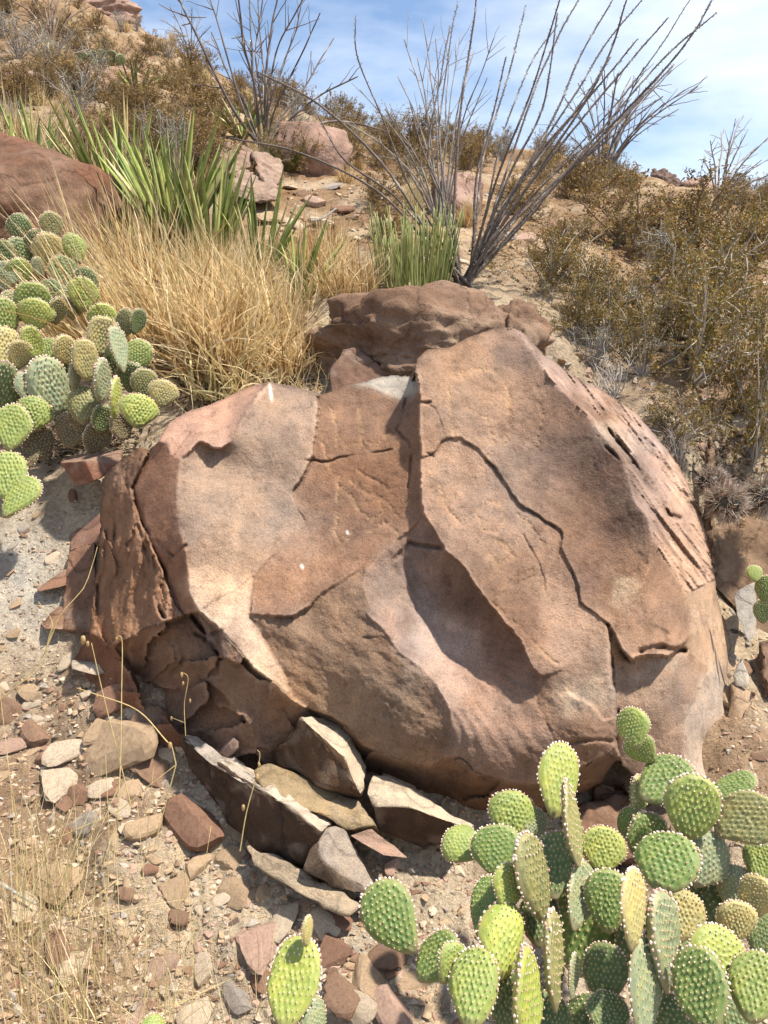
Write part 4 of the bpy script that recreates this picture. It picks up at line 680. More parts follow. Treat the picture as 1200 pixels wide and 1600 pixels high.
BIG = [(873,1218,118,68,8,18,1.62,'y'),(801,1277,80,74,6,8,1.6,'b'),(775,1330,78,80,-8,-10,1.52,'g'),(722,1318,62,62,-55,20,1.58,'b'),(892,1285,130,66,-8,74,1.5,'r'),(942,1328,70,68,6,10,1.5,'y'),(1042,1347,98,104,15,-18,1.42,'g'),
 (1082,1262,102,88,12,12,1.5,'b'),(1040,1222,98,82,55,-25,1.58,'g'),(988,1138,66,52,-12,-25,1.62,'b'),(1002,1172,56,46,-45,-20,1.61,'b'),(995,1250,76,48,3,68,1.64,'b'),(1165,1280,102,80,66,-15,1.5,'r'),(1145,1230,78,46,60,-30,1.58,'g'),(1105,1345,92,76,28,25,1.5,'e'),(1150,1388,66,62,20,10,1.5,'e'),
 (1190,1345,64,56,10,-10,1.5,'b'),(835,1372,134,78,-12,52,1.42,'r'),(868,1352,104,78,0,-20,1.5,'d'),(905,1400,108,66,12,48,1.45,'e'),(950,1408,92,74,0,-5,1.42,'g'),(795,1385,68,58,14,28,1.42,'y'),(757,1415,96,54,10,-35,1.45,'g'),(788,1468,118,76,10,22,1.36,'y'),
 (740,1542,116,82,6,-12,1.3,'b'),(708,1508,64,60,30,42,1.35,'b'),(683,1497,88,68,40,-20,1.4,'g'),(612,1435,116,86,-33,-12,1.4,'g'),(822,1562,150,78,-3,62,1.28,'y'),(865,1500,140,66,-2,74,1.33,'r'),(790,1565,96,66,4,-20,1.34,'d'),(990,1420,118,74,3,62,1.3,'p'),
 (1032,1470,142,84,-4,66,1.32,'e'),(1065,1430,76,72,5,12,1.42,'p'),(1010,1540,152,74,4,46,1.28,'e'),(1095,1545,118,90,-15,-15,1.22,'g'),(1122,1495,92,90,18,18,1.27,'y'),(1182,1542,108,84,10,-8,1.22,'b'),(1150,1440,64,62,12,20,1.38,'p'),(945,1520,84,74,0,-15,1.36,'d'),
 (950,1585,64,64,0,12,1.3,'d'),(895,1525,64,36,4,70,1.32,'e'),(1182,1400,62,58,0,-20,1.42,'p'),(905,1455,130,110,0,5,1.5,'g'),(1100,1400,100,80,10,-30,1.55,'d'),(920,1600,90,90,0,-10,1.4,'d'),(1000,1490,110,90,0,20,1.46,'d'),(1010,1310,80,70,10,30,1.56,'g'),(985,1290,60,50,-10,-30,1.6,'g'),
 (840,1430,90,70,0,-20,1.46,'d'),(1060,1500,100,80,0,20,1.44,'d'),(1150,1600,90,70,5,20,1.3,'d'),(1050,1600,80,80,-5,0,1.3,'d'),(860,1600,90,70,5,20,1.34,'d'),(1190,1460,70,60,10,40,1.45,'d'),(835,1290,55,48,15,30,1.6,'e')]
pear('prickly_pear', 'large prickly pear with many crowded green pads in front of the boulder', ground_at(960, 1560), BIG)
pear('prickly_pear', 'lone upright yellow green prickly pear pad on the gravel below the boulder', ground_at(470, 1620), [(458,1535,130,86,10,-14,1.32,'y'),(480,1455,46,26,4,50,1.33,'p'),(492,1598,70,48,10,35,1.30,'e')])
pear('prickly_pear', 'tip of a cactus pad poking into the bottom edge beside the dry grass', ground_at(240, 1640), [(238,1625,70,50,8,20,1.42,'b')])
pear('prickly_pear', 'tiny prickly pear sprouting beside the smooth brown rock in the gully', ground_at(1185, 960), [(1179,896,28,24,-10,10,2.35,'b'),(1196,920,44,34,10,-15,2.34,'g'),(1192,955,40,32,0,25,2.4,'d')])
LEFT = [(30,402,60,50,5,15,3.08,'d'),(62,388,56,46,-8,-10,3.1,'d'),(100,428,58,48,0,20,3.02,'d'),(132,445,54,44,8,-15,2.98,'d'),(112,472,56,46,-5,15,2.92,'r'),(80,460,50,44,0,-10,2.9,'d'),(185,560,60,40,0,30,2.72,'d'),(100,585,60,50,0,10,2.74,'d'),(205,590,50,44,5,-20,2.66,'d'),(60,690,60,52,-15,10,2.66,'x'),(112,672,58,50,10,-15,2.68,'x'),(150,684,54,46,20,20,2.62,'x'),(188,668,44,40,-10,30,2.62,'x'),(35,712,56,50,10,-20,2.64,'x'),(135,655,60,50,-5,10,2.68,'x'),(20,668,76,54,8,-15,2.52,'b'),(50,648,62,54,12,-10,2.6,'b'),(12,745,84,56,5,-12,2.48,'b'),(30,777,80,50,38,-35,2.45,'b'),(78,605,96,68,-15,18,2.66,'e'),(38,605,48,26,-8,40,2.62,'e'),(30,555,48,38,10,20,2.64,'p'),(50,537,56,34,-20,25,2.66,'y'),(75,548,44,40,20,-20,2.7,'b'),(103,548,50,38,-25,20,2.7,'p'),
 (133,563,66,42,-8,12,2.6,'p'),(160,527,64,52,8,10,2.7,'p'),(185,547,76,34,-12,42,2.62,'e'),(215,555,52,48,32,-15,2.66,'b'),(225,600,48,42,4,10,2.6,'r'),(255,615,44,44,10,5,2.55,'p'),(217,642,56,58,5,8,2.5,'y'),(180,622,68,40,3,66,2.52,'y'),(158,595,70,46,5,58,2.56,'e'),(130,632,66,48,0,-10,2.62,'r'),(118,585,48,30,6,50,2.62,'e'),(160,655,46,40,15,20,2.6,'d'),
 (55,492,50,52,0,-8,2.75,'y'),(50,470,58,58,0,12,2.8,'b'),(22,478,50,40,-20,20,2.8,'r'),(88,487,48,32,12,30,2.8,'r'),(5,500,70,50,0,15,2.72,'b'),(160,497,46,44,0,10,2.82,'y'),(193,508,54,32,15,-30,2.8,'r'),(214,503,42,28,18,30,2.8,'d'),(8,545,70,54,0,20,2.7,'p'),(5,610,90,54,6,-20,2.64,'d'),(100,640,60,50,0,20,2.7,'d'),
 (30,357,46,40,4,-10,3.1,'d'),(80,352,42,36,-10,15,3.1,'r'),(4,400,50,36,0,-10,3.0,'d'),(78,392,54,48,-12,10,3.0,'p'),(32,428,48,40,-10,20,2.95,'b'),(8,432,50,40,0,-20,2.92,'e'),(60,418,34,24,-20,40,2.95,'e'),(117,388,48,36,-22,15,3.05,'b'),(130,460,54,46,-5,10,2.9,'y')]
pear('prickly_pear', 'sprawling prickly pear with weathered yellow green pads below the rust red rock', ground_at(90, 690), LEFT, mul=(1.0, 1.0, 1.05))
pear('prickly_pear', 'distant dark prickly pear beside the flat ledge on the hillside', ground_at(165, 100), [(x, y, 20, 17, r_, y_, 9.2, 'd') for x, y, r_, y_ in [(118,98,-10,10),(130,92,5,-20),(145,90,10,20),(160,88,-5,0),(175,90,10,-15),(188,95,0,30),(125,104,0,0),(150,98,8,0),(170,100,-8,20)]])

# ------------------------------------------------------------------ agave-like leaf clumps
def leaf_blade(mb, base, dirv, side, L, W, droop, col, nseg=9):
    t = np.linspace(0, 1, nseg); w = W * np.interp(t, [0, .15, .45, .8, 1], [.8, .9, 1, .62, .02]); fold = 0.28
    c = base + dirv * (t * L)[:, None] + np.array([0, 0, -1]) * (droop * L * t ** 2.2)[:, None]
    nn = np.cross(dirv, side); nn /= np.linalg.norm(nn)
    a = c - side * (w / 2)[:, None] + nn * (w * fold)[:, None]; b = c + side * (w / 2)[:, None] + nn * (w * fold)[:, None]; back = c - nn * (w * 0.12)[:, None]
    V = np.concatenate([a, c, b, back]); n = nseg; i = np.arange(n - 1)
    F = np.concatenate([np.stack([i, i + n, i + n + 1, i + 1], -1), np.stack([i + n, i + 2 * n, i + 2 * n + 1, i + n + 1], -1), np.stack([i + 2 * n, i + 3 * n, i + 3 * n + 1, i + 2 * n + 1], -1), np.stack([i + 3 * n, i, i + 1, i + 3 * n + 1], -1)])
    tc = np.array(col)[None] * np.ones((n, 1)); tc[t > 0.93] = (0.2, 0.12, 0.06); yel = np.clip((0.25 - t) / 0.25, 0, 1)[:, None] * .5; tc = tc * (1 - yel) + np.array((0.4, 0.36, 0.16)) * yel
    edge = tc * np.array([1.35, 1.2, 1.1]); mb.add(V, None, F, tint=np.concatenate([edge, tc, edge, tc * .9]))
def agave(label, px, py, n, Lm, Wm, spread, lean=(0, 0), cols=((0.32, 0.39, 0.12), (0.24, 0.32, 0.09), (0.40, 0.44, 0.17), (0.17, 0.25, 0.08), (0.44, 0.38, 0.2)), group=None, d=None, name='agave', up=0.55):
    base = ground_at(px, py) if d is None else drop(P(px, py, d)); root = empty(name, base); tag(root, label, 'agave', group)
    for k in range(n):
        az = random.uniform(0, 6.28); e = random.random() ** up * spread; dv = np.array([math.cos(az) * math.sin(e) + lean[0], math.sin(az) * math.sin(e) * 0.7 + lean[1], math.cos(e)]); dv /= np.linalg.norm(dv)
        sd = np.cross(dv, np.array([math.sin(az * 3 + k), math.cos(az * 2.3 + k), 0.3])); sd /= np.linalg.norm(sd)
        mb = MB(); off = np.array([math.cos(az), math.sin(az), 0]) * random.uniform(0, 0.05) * Lm; c = np.array(random.choice(cols)) * random.uniform(.85, 1.15)
        leaf_blade(mb, off, dv, sd, Lm * random.uniform(0.65, 1.05), Wm * random.uniform(.75, 1.1), random.uniform(-0.02, .12), c); link('leaf', mb.mesh('leaf', M['agave']), root)
    return root
agave('tall agave with long dark green sword leaves between the red rock and grass', 195, 370, 80, 0.76, 0.029, 0.75, (-0.22, 0), d=4.2)
agave('tall agave with broad bright green sword leaves above the dry tussock', 275, 400, 85, 0.76, 0.031, 0.66, (-0.06, 0), d=3.95)
agave('agave with pale green sword leaves beside the bare gravel patch', 330, 395, 48, 0.64, 0.029, 0.6, (-0.06, 0), d=3.85)
agave('small agave with a few narrow leaves at the edge of the dry tussock', 405, 400, 16, 0.55, 0.034, 0.5, (0.05, 0), d=3.75)
agave('young agave poking out of the dry grass near the green rush', 465, 450, 10, 0.46, 0.032, 0.5, (0.22, 0), d=3.5)
agave('yellowish agave leaves behind the rust red rock', 60, 260, 13, 0.62, 0.05, 0.5, (0.05, 0), d=4.9)
agave('agave leaves in the dry grass at the edge of the frame', 8, 260, 8, 0.6, 0.05, 0.35, (-0.05, 0), d=4.7)
agave('small spiky agave on the hillside below the flat ledge', 215, 148, 26, 0.42, 0.04, 1.0, d=8.0, cols=((0.16, 0.2, 0.06), (0.2, 0.22, 0.08)))
agave('dark green agave at the foot of the second ocotillo', 380, 225, 26, 0.42, 0.04, 1.0, d=6.9)
agave('low agave beside the smooth pinkish boulder', 450, 265, 16, 0.36, 0.034, 1.1, d=6.2, cols=((0.13, 0.16, 0.05), (0.16, 0.19, 0.07)))
agave('small green agave on the skyline of the slope', 545, 162, 14, 0.4, 0.04, 0.9, d=11.6)

# ------------------------------------------------------------------ grasses and rush
def tussock_mesh(name, n, rad, L, W, spread, droop, cols, seg=7, seed=0, curl=0.0, lean=(0, 0)):
    rg = np.random.default_rng(seed); az = rg.uniform(0, 2 * math.pi, n); e = np.abs(rg.normal(0, spread, n)); r0 = rad * np.sqrt(rg.random(n)); b0 = rg.uniform(0, 2 * math.pi, n)
    base = np.c_[r0 * np.cos(b0), r0 * np.sin(b0), np.zeros(n)]; out = np.c_[np.cos(az), np.sin(az), np.zeros(n)] * 0.6 + base / max(rad, 1e-3) * 0.7
    d0 = out * np.sin(e)[:, None]; d0[:, 2] = np.cos(e); d0[:, 0] += lean[0]; d0[:, 1] += lean[1]; d0 /= np.linalg.norm(d0, axis=1)[:, None]
    Ls = L * rg.uniform(0.35, 1.05, n); dr = droop * rg.uniform(0, 1, n) ** 2; t = np.linspace(0, 1, seg)
    wig = rg.normal(0, 0.05 + curl, (n, 2))
    C = base[:, None] + d0[:, None] * (t[None] * Ls[:, None])[..., None]; C[..., 2] -= (dr * Ls)[:, None] * t[None] ** 2.3
    C[..., 0] += (Ls * wig[:, 0])[:, None] * np.sin(t * 3.6 + b0[:, None]) * t[None]; C[..., 1] += (Ls * wig[:, 1])[:, None] * np.sin(t * 3.1 + az[:, None]) * t[None]
    sd = np.c_[np.cos(b0 * 7), np.sin(b0 * 7), rg.normal(0, .3, n)]; sd -= d0 * (sd * d0).sum(1)[:, None]; sd /= np.linalg.norm(sd, axis=1)[:, None]
    w = W * rg.uniform(.5, 1.2, n)[:, None] * np.interp(t, [0, .5, 1], [1, .8, .05])[None]
    A = C - sd[:, None] * w[..., None] / 2; B = C + sd[:, None] * w[..., None] / 2
    V = np.stack([A, B], 2).reshape(n, -1, 3); i = np.arange(seg - 1) * 2; F = np.stack([i, i + 1, i + 3, i + 2], -1); F = (F[None] + (np.arange(n) * seg * 2)[:, None, None]).reshape(-1, 4)
    col = np.array(cols)[rg.integers(len(cols), size=n)] * rg.uniform(.7, 1.25, (n, 1)); T = np.repeat(col, seg * 2, 0)
    return mesh_of(name, V.reshape(-1, 3), [F], M['grass'], True, T)
STRAW = [(0.74, 0.57, 0.31), (0.62, 0.46, 0.22), (0.84, 0.71, 0.46), (0.46, 0.29, 0.12), (0.70, 0.52, 0.27), (0.36, 0.21, .09)]
PALE_ST = [(0.74, 0.61, 0.36), (0.62, 0.48, 0.24), (0.54, 0.48, 0.24), (0.8, 0.68, 0.44)]
def tussock(label, px, py, d, n, rad, L, W, spread, droop, cols=STRAW, seed=0, group=None, curl=0.0, lean=(0, 0)):
    p = drop(P(px, py, d)) if d else ground_at(px, py); o = link('grass_tussock', tussock_mesh('grass_tussock', n, rad, L, W, spread, droop, cols, seed=seed, curl=curl, lean=lean), loc=p - np.array([0, 0, .01])); return tag(o, label, 'grass', group)
tussock('dense golden dry grass tussock drooping over the boulder top', 345, 585, 3.15, 950, 0.13, 0.56, 0.0095, 0.44, 0.8, seed=1, curl=0.2)
tussock('golden dry grass spilling between the agaves and the large tussock', 270, 540, 3.3, 420, 0.2, 0.58, 0.0085, 0.5, 0.5, PALE_ST + STRAW, seed=2, curl=.1, lean=(-.3, 0))
tussock('golden dry grass behind the large tussock below the agaves', 410, 540, 3.4, 600, 0.2, 0.52, 0.0085, 0.5, 0.6, PALE_ST + STRAW, seed=3, curl=.14)
tussock('dry straw grass at the side of the green rush', 545, 470, 3.5, 700, 0.14, 0.32, 0.0045, 0.5, 0.6, seed=4, curl=.15)
tussock('leaning straw grass sprawling over the prickly pear pads', 190, 500, 3.15, 480, 0.25, 0.75, 0.007, 0.4, 0.25, PALE_ST + STRAW, seed=5, lean=(-.55, 0))
tussock('pale straw grass growing around the agave bases', 200, 440, 3.75, 600, 0.3, 0.55, 0.008, 0.5, 0.35, PALE_ST + STRAW, seed=6, lean=(-.2, 0))
tussock('pale straw grass among the agaves above the red rock', 110, 300, 4.6, 800, 0.3, 0.5, 0.006, 0.5, 0.35, PALE_ST + STRAW, seed=7)
tussock('straw grass at the edge of the slope behind the red rock', 30, 240, 5.2, 800, 0.35, 0.6, 0.007, 0.45, 0.35, PALE_ST + STRAW, seed=8)
tussock('straw grass in front of the pale agave leaves', 350, 440, 3.7, 900, 0.2, 0.4, 0.005, 0.5, 0.4, PALE_ST + STRAW, seed=9)
tussock('low golden grass tuft below the bare patch of slope', 490, 420, 4.0, 700, 0.2, 0.32, 0.005, 0.5, 0.4, seed=10, curl=.04)
tussock('thin pale dry grass at the bottom corner below the gravel', 60, 1560, None, 330, 0.2, 0.42, 0.0024, 0.5, 0.35, PALE_ST, seed=11)
tussock('thin pale dry grass beside the lumpy tan stone', 20, 1420, None, 240, 0.16, 0.42, 0.0024, 0.5, 0.3, PALE_ST, seed=12, lean=(.1, 0))
tussock('sparse dry grass stalks over the gravel at the bottom', 190, 1590, None, 170, 0.16, 0.36, 0.0022, 0.6, 0.3, PALE_ST, seed=13)
tussock('few dry grass blades beside the gravel and the lone pad', 330, 1600, None, 60, 0.14, 0.3, 0.002, 0.6, 0.3, PALE_ST, seed=14)
tussock('little dry grass tuft in the notch behind the boulder', 510, 606, 2.75, 90, 0.04, 0.1, 0.003, 0.5, 0.3, PALE_ST, seed=15)
tussock('matted dry grass under the large tussock beside the boulder', 440, 610, 2.85, 420, 0.14, 0.24, 0.004, 0.9, 0.7, STRAW, seed=16, curl=.12)
tussock('tangle of pale curling grass blades hanging from the large tussock', 350, 588, 3.08, 330, 0.16, 0.5, 0.009, 0.75, 1.3, PALE_ST + [(0.7, 0.56, 0.32)], seed=17, curl=.3)
tussock('curly golden grass in the gap behind the boulder top', 455, 560, 3.15, 500, 0.12, 0.36, 0.006, 0.7, .9, STRAW, seed=18, curl=.25)
def rush():
    p = drop(P(645, 452, 3.5)); root = empty('rush_plant', p); tag(root, 'green rush-like clump of thin upright stems at the foot of the ocotillo', 'shrub'); rg = np.random.default_rng(3)
    for k in range(150):
        az = rg.uniform(0, 6.28); r0 = 0.14 * math.sqrt(rg.random()); b = np.array([r0 * math.cos(az) * 1.25, r0 * math.sin(az), 0]); dv = np.array([b[0] * 1.0 + rg.normal() * .1, b[1] + rg.normal() * .1, 1.0]); L = rg.uniform(.2, .36)
        pts = b + dv * np.linspace(0, L, 5)[:, None]; mb = MB(); c = np.array([(0.27, 0.30, 0.09), (0.34, 0.36, 0.14), (0.19, 0.23, 0.07), (0.4, 0.36, 0.16)][rg.choice(4, p=[.4, .3, .2, .1])]); V, F3, F4 = tube(pts, np.linspace(.0042, .0024, 5), 5); mb.add(V, F3, F4, c)
        link('stem', mb.mesh('stem', M['agave']), root)
rush()

# ------------------------------------------------------------------ ocotillos
def cane_mesh(pts, r0, r1, rg, col, thorns=True, ns=6):
    n = len(pts); mb = MB(); rad = np.linspace(r0, r1, n) * rg.uniform(.88, 1.14, n); V, F3, F4 = tube(pts, rad, ns)
    tc = np.array(col) * rg.uniform(.6, 1.3, (n, 1)); pale = rg.random((n, 1)) < 0.10; tc = np.where(pale, np.array((0.36, 0.32, 0.28)), tc); tc = np.r_[np.repeat(tc, ns, 0), tc[-1:]]; mb.add(V, F3, F4, tc)
    if thorns:
        seg = np.linalg.norm(np.diff(pts, axis=0), axis=1).sum(); m = int(seg / 0.010)
        for t in np.linspace(0.06, 1, m):
            f = t * (n - 1); i = min(int(f), n - 2); c = pts[i] + (pts[i + 1] - pts[i]) * (f - i); ax = pts[i + 1] - pts[i]; ax /= np.linalg.norm(ax); q = rg.normal(size=3); q -= ax * (q @ ax); q /= np.linalg.norm(q)
            rr = r0 + (r1 - r0) * t; b2 = np.cross(ax, q); w = rr * 0.7; tip = c + q * (rr * 1.2 + rg.uniform(.003, .010)) + ax * 0.005
            mb.add(np.array([c + q * rr * .6 + ax * w, c + q * rr * .6 - ax * w * .5 + b2 * w, c + q * rr * .6 - ax * w * .5 - b2 * w, tip]), [(0, 1, 3), (1, 2, 3), (2, 0, 3)], tint=np.array(col) * 1.1)
    return mb
def ocotillo(label, base, ends, r0, seed, twig=False, col=(0.13, 0.105, 0.092), group='ocotillos on the slope', thorns=True, npt=26):
    rg = np.random.default_rng(seed); base = np.array(base); root = empty('ocotillo', base); tag(root, label, 'ocotillo', group)
    for ctrl in ends:
        w = [rg.normal(0, .02, 3) * np.array([1, 1, 0])] + [np.array(P(*c)) - base for c in ctrl]; L = np.linalg.norm(w[-1]); k = len(w)
        if k == 2: mid = w[0] * .5 + w[1] * .5; mid = mid + np.array([-mid[0] * .22, -mid[1] * .2, L * 0.05]); w = [w[0], mid, w[1]]
        pts = curve(w, npt); pts = pts + np.c_[vnoise(np.c_[np.linspace(0, 5, npt), np.full(npt, seed), np.full(npt, L * 7)], 1), vnoise(np.c_[np.linspace(0, 5, npt), np.full(npt, seed + 9.3), np.full(npt, L * 9)], 2), np.zeros(npt)] * 0.012 * L * np.linspace(0, 1, npt)[:, None]
        rr = r0 * rg.uniform(.7, 1.1); mb = cane_mesh(pts, rr, rr * .42, rg, np.array(col) * rg.uniform(.85, 1.2), thorns)
        if twig:
            for q in range(int(rg.integers(5, 11))):
                i = rg.integers(npt // 3, npt - 2); dv = pts[i + 1] - pts[i]; dv = dv / np.linalg.norm(dv) + rg.normal(0, .42, 3); dv /= np.linalg.norm(dv); l2 = L * rg.uniform(.08, .25); tp = pts[i] + dv * np.linspace(0, l2, 6)[:, None] + rg.normal(0, .02 * l2, (6, 3)) * np.linspace(0, 1, 6)[:, None]
                V, F3, F4 = tube(tp, np.linspace(rr * .4, rr * .18, 6), 4); mb.add(V, F3, F4, np.array(col) * 1.2)
        link('cane', mb.mesh('cane', M['bark']), root)
    return root
def ez(lst, d, j, seed):
    rg = np.random.default_rng(seed); out = []
    for e in lst:
        if isinstance(e[0], tuple): m = len(e); o = rg.uniform(-j, j); out.append([(x, y, d + o * (i + 1) / m) for i, (x, y) in enumerate(e)])
        else: out.append([(e[0], e[1], d + rg.uniform(-j, j))])
    return out
OB = drop(P(725, 448, 3.55))
ocotillo('large ocotillo with long thorny grey canes fanning out behind the boulder', OB, ez([((697,300),(688,190),(705,60),(714,5)),((710,330),(718,180),(735,60),(748,-20)),((705,340),(672,250),(690,120),(700,40)),((770,300),(835,130),(880,-10)),((775,320),(850,110),(905,-10)),((790,290),(850,160),(875,20)),
 ((800,300),(915,120),(1010,-10)),((805,320),(930,130),(985,-10)),((800,310),(880,150),(965,-15)),((820,300),(950,140),(1040,28)),((820,320),(980,140),(1085,-5)),((830,330),(1000,150),(1085,50),(1112,0)),((835,330),(1010,120),(1118,20)),((810,340),(960,200),(1052,100)),((800,350),(930,230),(1050,105)),
 ((780,340),(850,230),(940,130),(1000,60)),((760,330),(790,200),(830,100),(870,40)),((745,340),(760,230),(800,100),(820,10)),((690,380),(640,290),(600,190),(560,90),(557,25)),((685,390),(600,260),(500,165),(400,110)),((680,395),(590,300),(470,240),(360,215)),((690,395),(620,310),(540,250),(500,180)),
 ((770,350),(840,250),(900,170),(955,90)),((785,360),(870,270),(960,190)),((740,360),(745,280),(770,180),(790,90)),((815,350),(900,260),(985,190),(1040,150)),((700,360),(690,300),(660,230),(640,160)),((765,380),(800,300),(870,210),(925,150))], 3.5, 0.5, 4), 0.0076, 4, npt=44)
ocotillo('second ocotillo with tall bare canes above the smooth pinkish boulder', drop(P(412, 245, 6.6)), ez([((395,120),(392,-20)),((410,120),(405,-20)),((380,170),(335,20),(325,-20)),((370,180),(300,40),(275,-20)),((420,140),(440,60),(480,-15)),((425,150),(455,70),(470,10)),((415,130),(425,40),(440,-20)),((400,150),(380,60),(370,-20)),((430,170),(470,90),(500,20)),((435,190),(480,130),(520,60)),((390,180),(350,100),(330,50)),((440,200),(500,150),(560,120)),((405,140),(400,70),(412,-10)),((440,215),(520,190),(590,200))], 6.5, .6, 5), 0.0155, 5, twig=True, thorns=False)
ocotillo('twiggy grey ocotillo directly behind the large ocotillo', drop(P(690, 350, 4.9)), ez([(620,120),(650,90),(600,170),(680,60),(700,80),(720,50),(660,30),(560,140),(740,80),(760,120),(590,220),(540,190),(770,60),(630,60)], 4.9, .5, 6), 0.008, 6, twig=True, col=(0.2, 0.18, 0.16), thorns=False)
ocotillo('bare ocotillo fanning out on the skyline beyond the large ocotillo', drop(P(940, 285, 9.0)), ez([(880,150),(905,130),(925,120),(945,110),(965,115),(985,120),(1005,105),(1030,120),(1050,110),(1070,140),(1090,135),(1040,160),(1000,150),(960,140),(860,190),(1060,170),(1020,140),(900,170)], 9, .8, 7), 0.014, 7, twig=True, thorns=False)
ocotillo('pale bare ocotillo on the ridge beside the skyline rocks', drop(P(1120, 335, 7.2)), ez([(1110,220),(1130,200),(1150,185),(1160,180),(1180,230),(1200,215),(1215,240),(1190,250),(1140,220),(1100,250),(1210,270),(1165,210)], 7.1, .6, 8), 0.010, 8, twig=True, col=(0.26, 0.22, 0.19), thorns=False)
ocotillo('bare brown ocotillo at the top of the slope above the low outcrop', drop(P(85, 110, 9.5)), ez([(20,0),(40,-20),(60,-30),(85,-30),(100,-25),(120,-10),(140,10),(0,20),(-20,40),(150,40),(75,-10),(110,20)], 9.4, .6, 9), 0.016, 9, twig=True, col=(0.2, 0.14, 0.1), thorns=False)
ocotillo('faint bare ocotillo on the skyline above the rock ledge', drop(P(300, 140, 12)), ez([(250,30),(265,10),(280,20),(300,10),(315,25),(330,40),(270,40),(345,60)], 12, .6, 10), 0.013, 10, twig=True, col=(0.2, 0.17, 0.15), thorns=False)

# ------------------------------------------------------------------ creosote and other shrubs (unit size, copied)
def shrub_meshes(seed, nstem, nleaf, leaf, cols, bark, leafy=1.0, spread=0.75, grey=False):
    rg = np.random.default_rng(seed); mb = MB(); tips = []
    for k in range(nstem):
        az = rg.uniform(0, 6.28); e = rg.uniform(.1, spread); dv = np.array([math.cos(az) * math.sin(e), math.sin(az) * math.sin(e), math.cos(e)]); L = rg.uniform(.55, .9)
        p = np.array([0, 0, 0.0]); pts = [p]; 
        for s in range(7): dv = dv + rg.normal(0, .16, 3) + np.array([0, 0, .03]); dv /= np.linalg.norm(dv); p = p + dv * L / 7; pts.append(p)
        pts = np.array(pts); V, F3, F4 = tube(pts, np.linspace(.012, .005, 8), 5); mb.add(V, F3, F4, np.array(bark) * rg.uniform(.7, 1.3))
        for q in range(9):
            i = rg.integers(2, 8); d2 = rg.normal(0, .7, 3) + (pts[i] - pts[i - 1]) / (L / 7); d2 /= np.linalg.norm(d2); l2 = rg.uniform(.12, .32); b = pts[i]; bp = [b]
            for s in range(4): d2 = d2 + rg.normal(0, .22, 3); d2 /= np.linalg.norm(d2); b = b + d2 * l2 / 4; bp.append(b)
            bp = np.array(bp); V, F3, F4 = tube(bp, np.linspace(.0045, .002, 5), 3); mb.add(V, F3, F4, np.array(bark) * rg.uniform(.7, 1.4)); tips += [bp[1], bp[2], bp[3], bp[4], bp[4]]
    br = mb.mesh('branches', M['bark'])
    if nleaf == 0: return br, None
    tips = np.array(tips); c = tips[rg.integers(len(tips), size=nleaf)] + rg.normal(0, .024, (nleaf, 3)); c[:, 2] = np.maximum(c[:, 2], .03)
    a = rg.normal(size=(nleaf, 3)); a /= np.linalg.norm(a, axis=1)[:, None]; b = np.cross(a, rg.normal(size=(nleaf, 3))); b /= np.linalg.norm(b, axis=1)[:, None]; s = leaf * rg.uniform(.6, 1.4, (nleaf, 1))
    V = np.stack([c - a * s, c + b * s * .45, c + a * s, c - b * s * .45], 1).reshape(-1, 3); F = np.arange(nleaf * 4).reshape(-1, 4)
    clump = 0.75 + 0.35 * np.clip(fbm(c, .18, 2, seed), -1, 1); T = np.repeat(np.array(cols)[rg.integers(len(cols), size=nleaf)] * clump[:, None] * rg.uniform(.8, 1.2, (nleaf, 1)), 4, 0)
    return br, mesh_of('foliage', V, [F], M['leaf'], False, T)
CREO = [(0.27, 0.20, 0.045), (0.33, 0.22, 0.055), (0.20, 0.17, 0.04), (0.34, 0.20, 0.06)]; BROWN = [(0.33, 0.19, 0.07), (0.26, 0.17, 0.055), (0.23, 0.17, 0.05), (0.40, 0.27, 0.11)]; SAGE = [(0.26, 0.26, 0.2), (0.2, 0.22, 0.14), (0.3, 0.27, 0.2)]
BK = (0.22, 0.19, 0.16)
SH = {'creosote': [shrub_meshes(50 + k, 15, 6200, .0145, CREO, (.36, .33, .29), spread=1.2) for k in range(3)], 'brown': [shrub_meshes(60 + k, 14, 5200, .017, BROWN, (.2, .15, .11), spread=1.1) for k in range(3)], 'grey': [shrub_meshes(70 + k, 16, 900, .015, SAGE, (.34, .31, .28)) for k in range(2)], 'twig': [shrub_meshes(80, 14, 0, .01, SAGE, (.42, .38, .34))],
      'straw': [(None, tussock_mesh('blades', 420, .12, .8, .012, .45, .35, STRAW, seg=5, seed=90)), (None, tussock_mesh('blades', 420, .12, .7, .012, .5, .35, PALE_ST, seg=5, seed=91))]}
NAMES = {'creosote': ('creosote_bush', 'shrub'), 'brown': ('brown_shrub', 'shrub'), 'grey': ('grey_shrub', 'shrub'), 'twig': ('bare_shrub', 'shrub'), 'straw': ('grass_tuft', 'grass')}
def shrub(kind, px, py, d, hpx, wpx, label, group):
    p = drop(P(px, py, d)); br, fo = random.choice(SH[kind]); h = hpx / FPX * d; w = wpx / FPX * d; nm, cat = NAMES[kind]
    if br is None: o = link(nm, fo, loc=p)
    else:
        o = empty(nm, p); link('branches', br, o)
        if fo is not None: c = link('foliage', fo, o); c['kind'] = 'stuff'
    o.rotation_euler = (0, 0, random.uniform(0, 6.28)); o.scale = (w * 0.8, w * 0.8, h * 1.15); o.location = p - np.array([0, 0, .02]); return tag(o, label, cat, group)
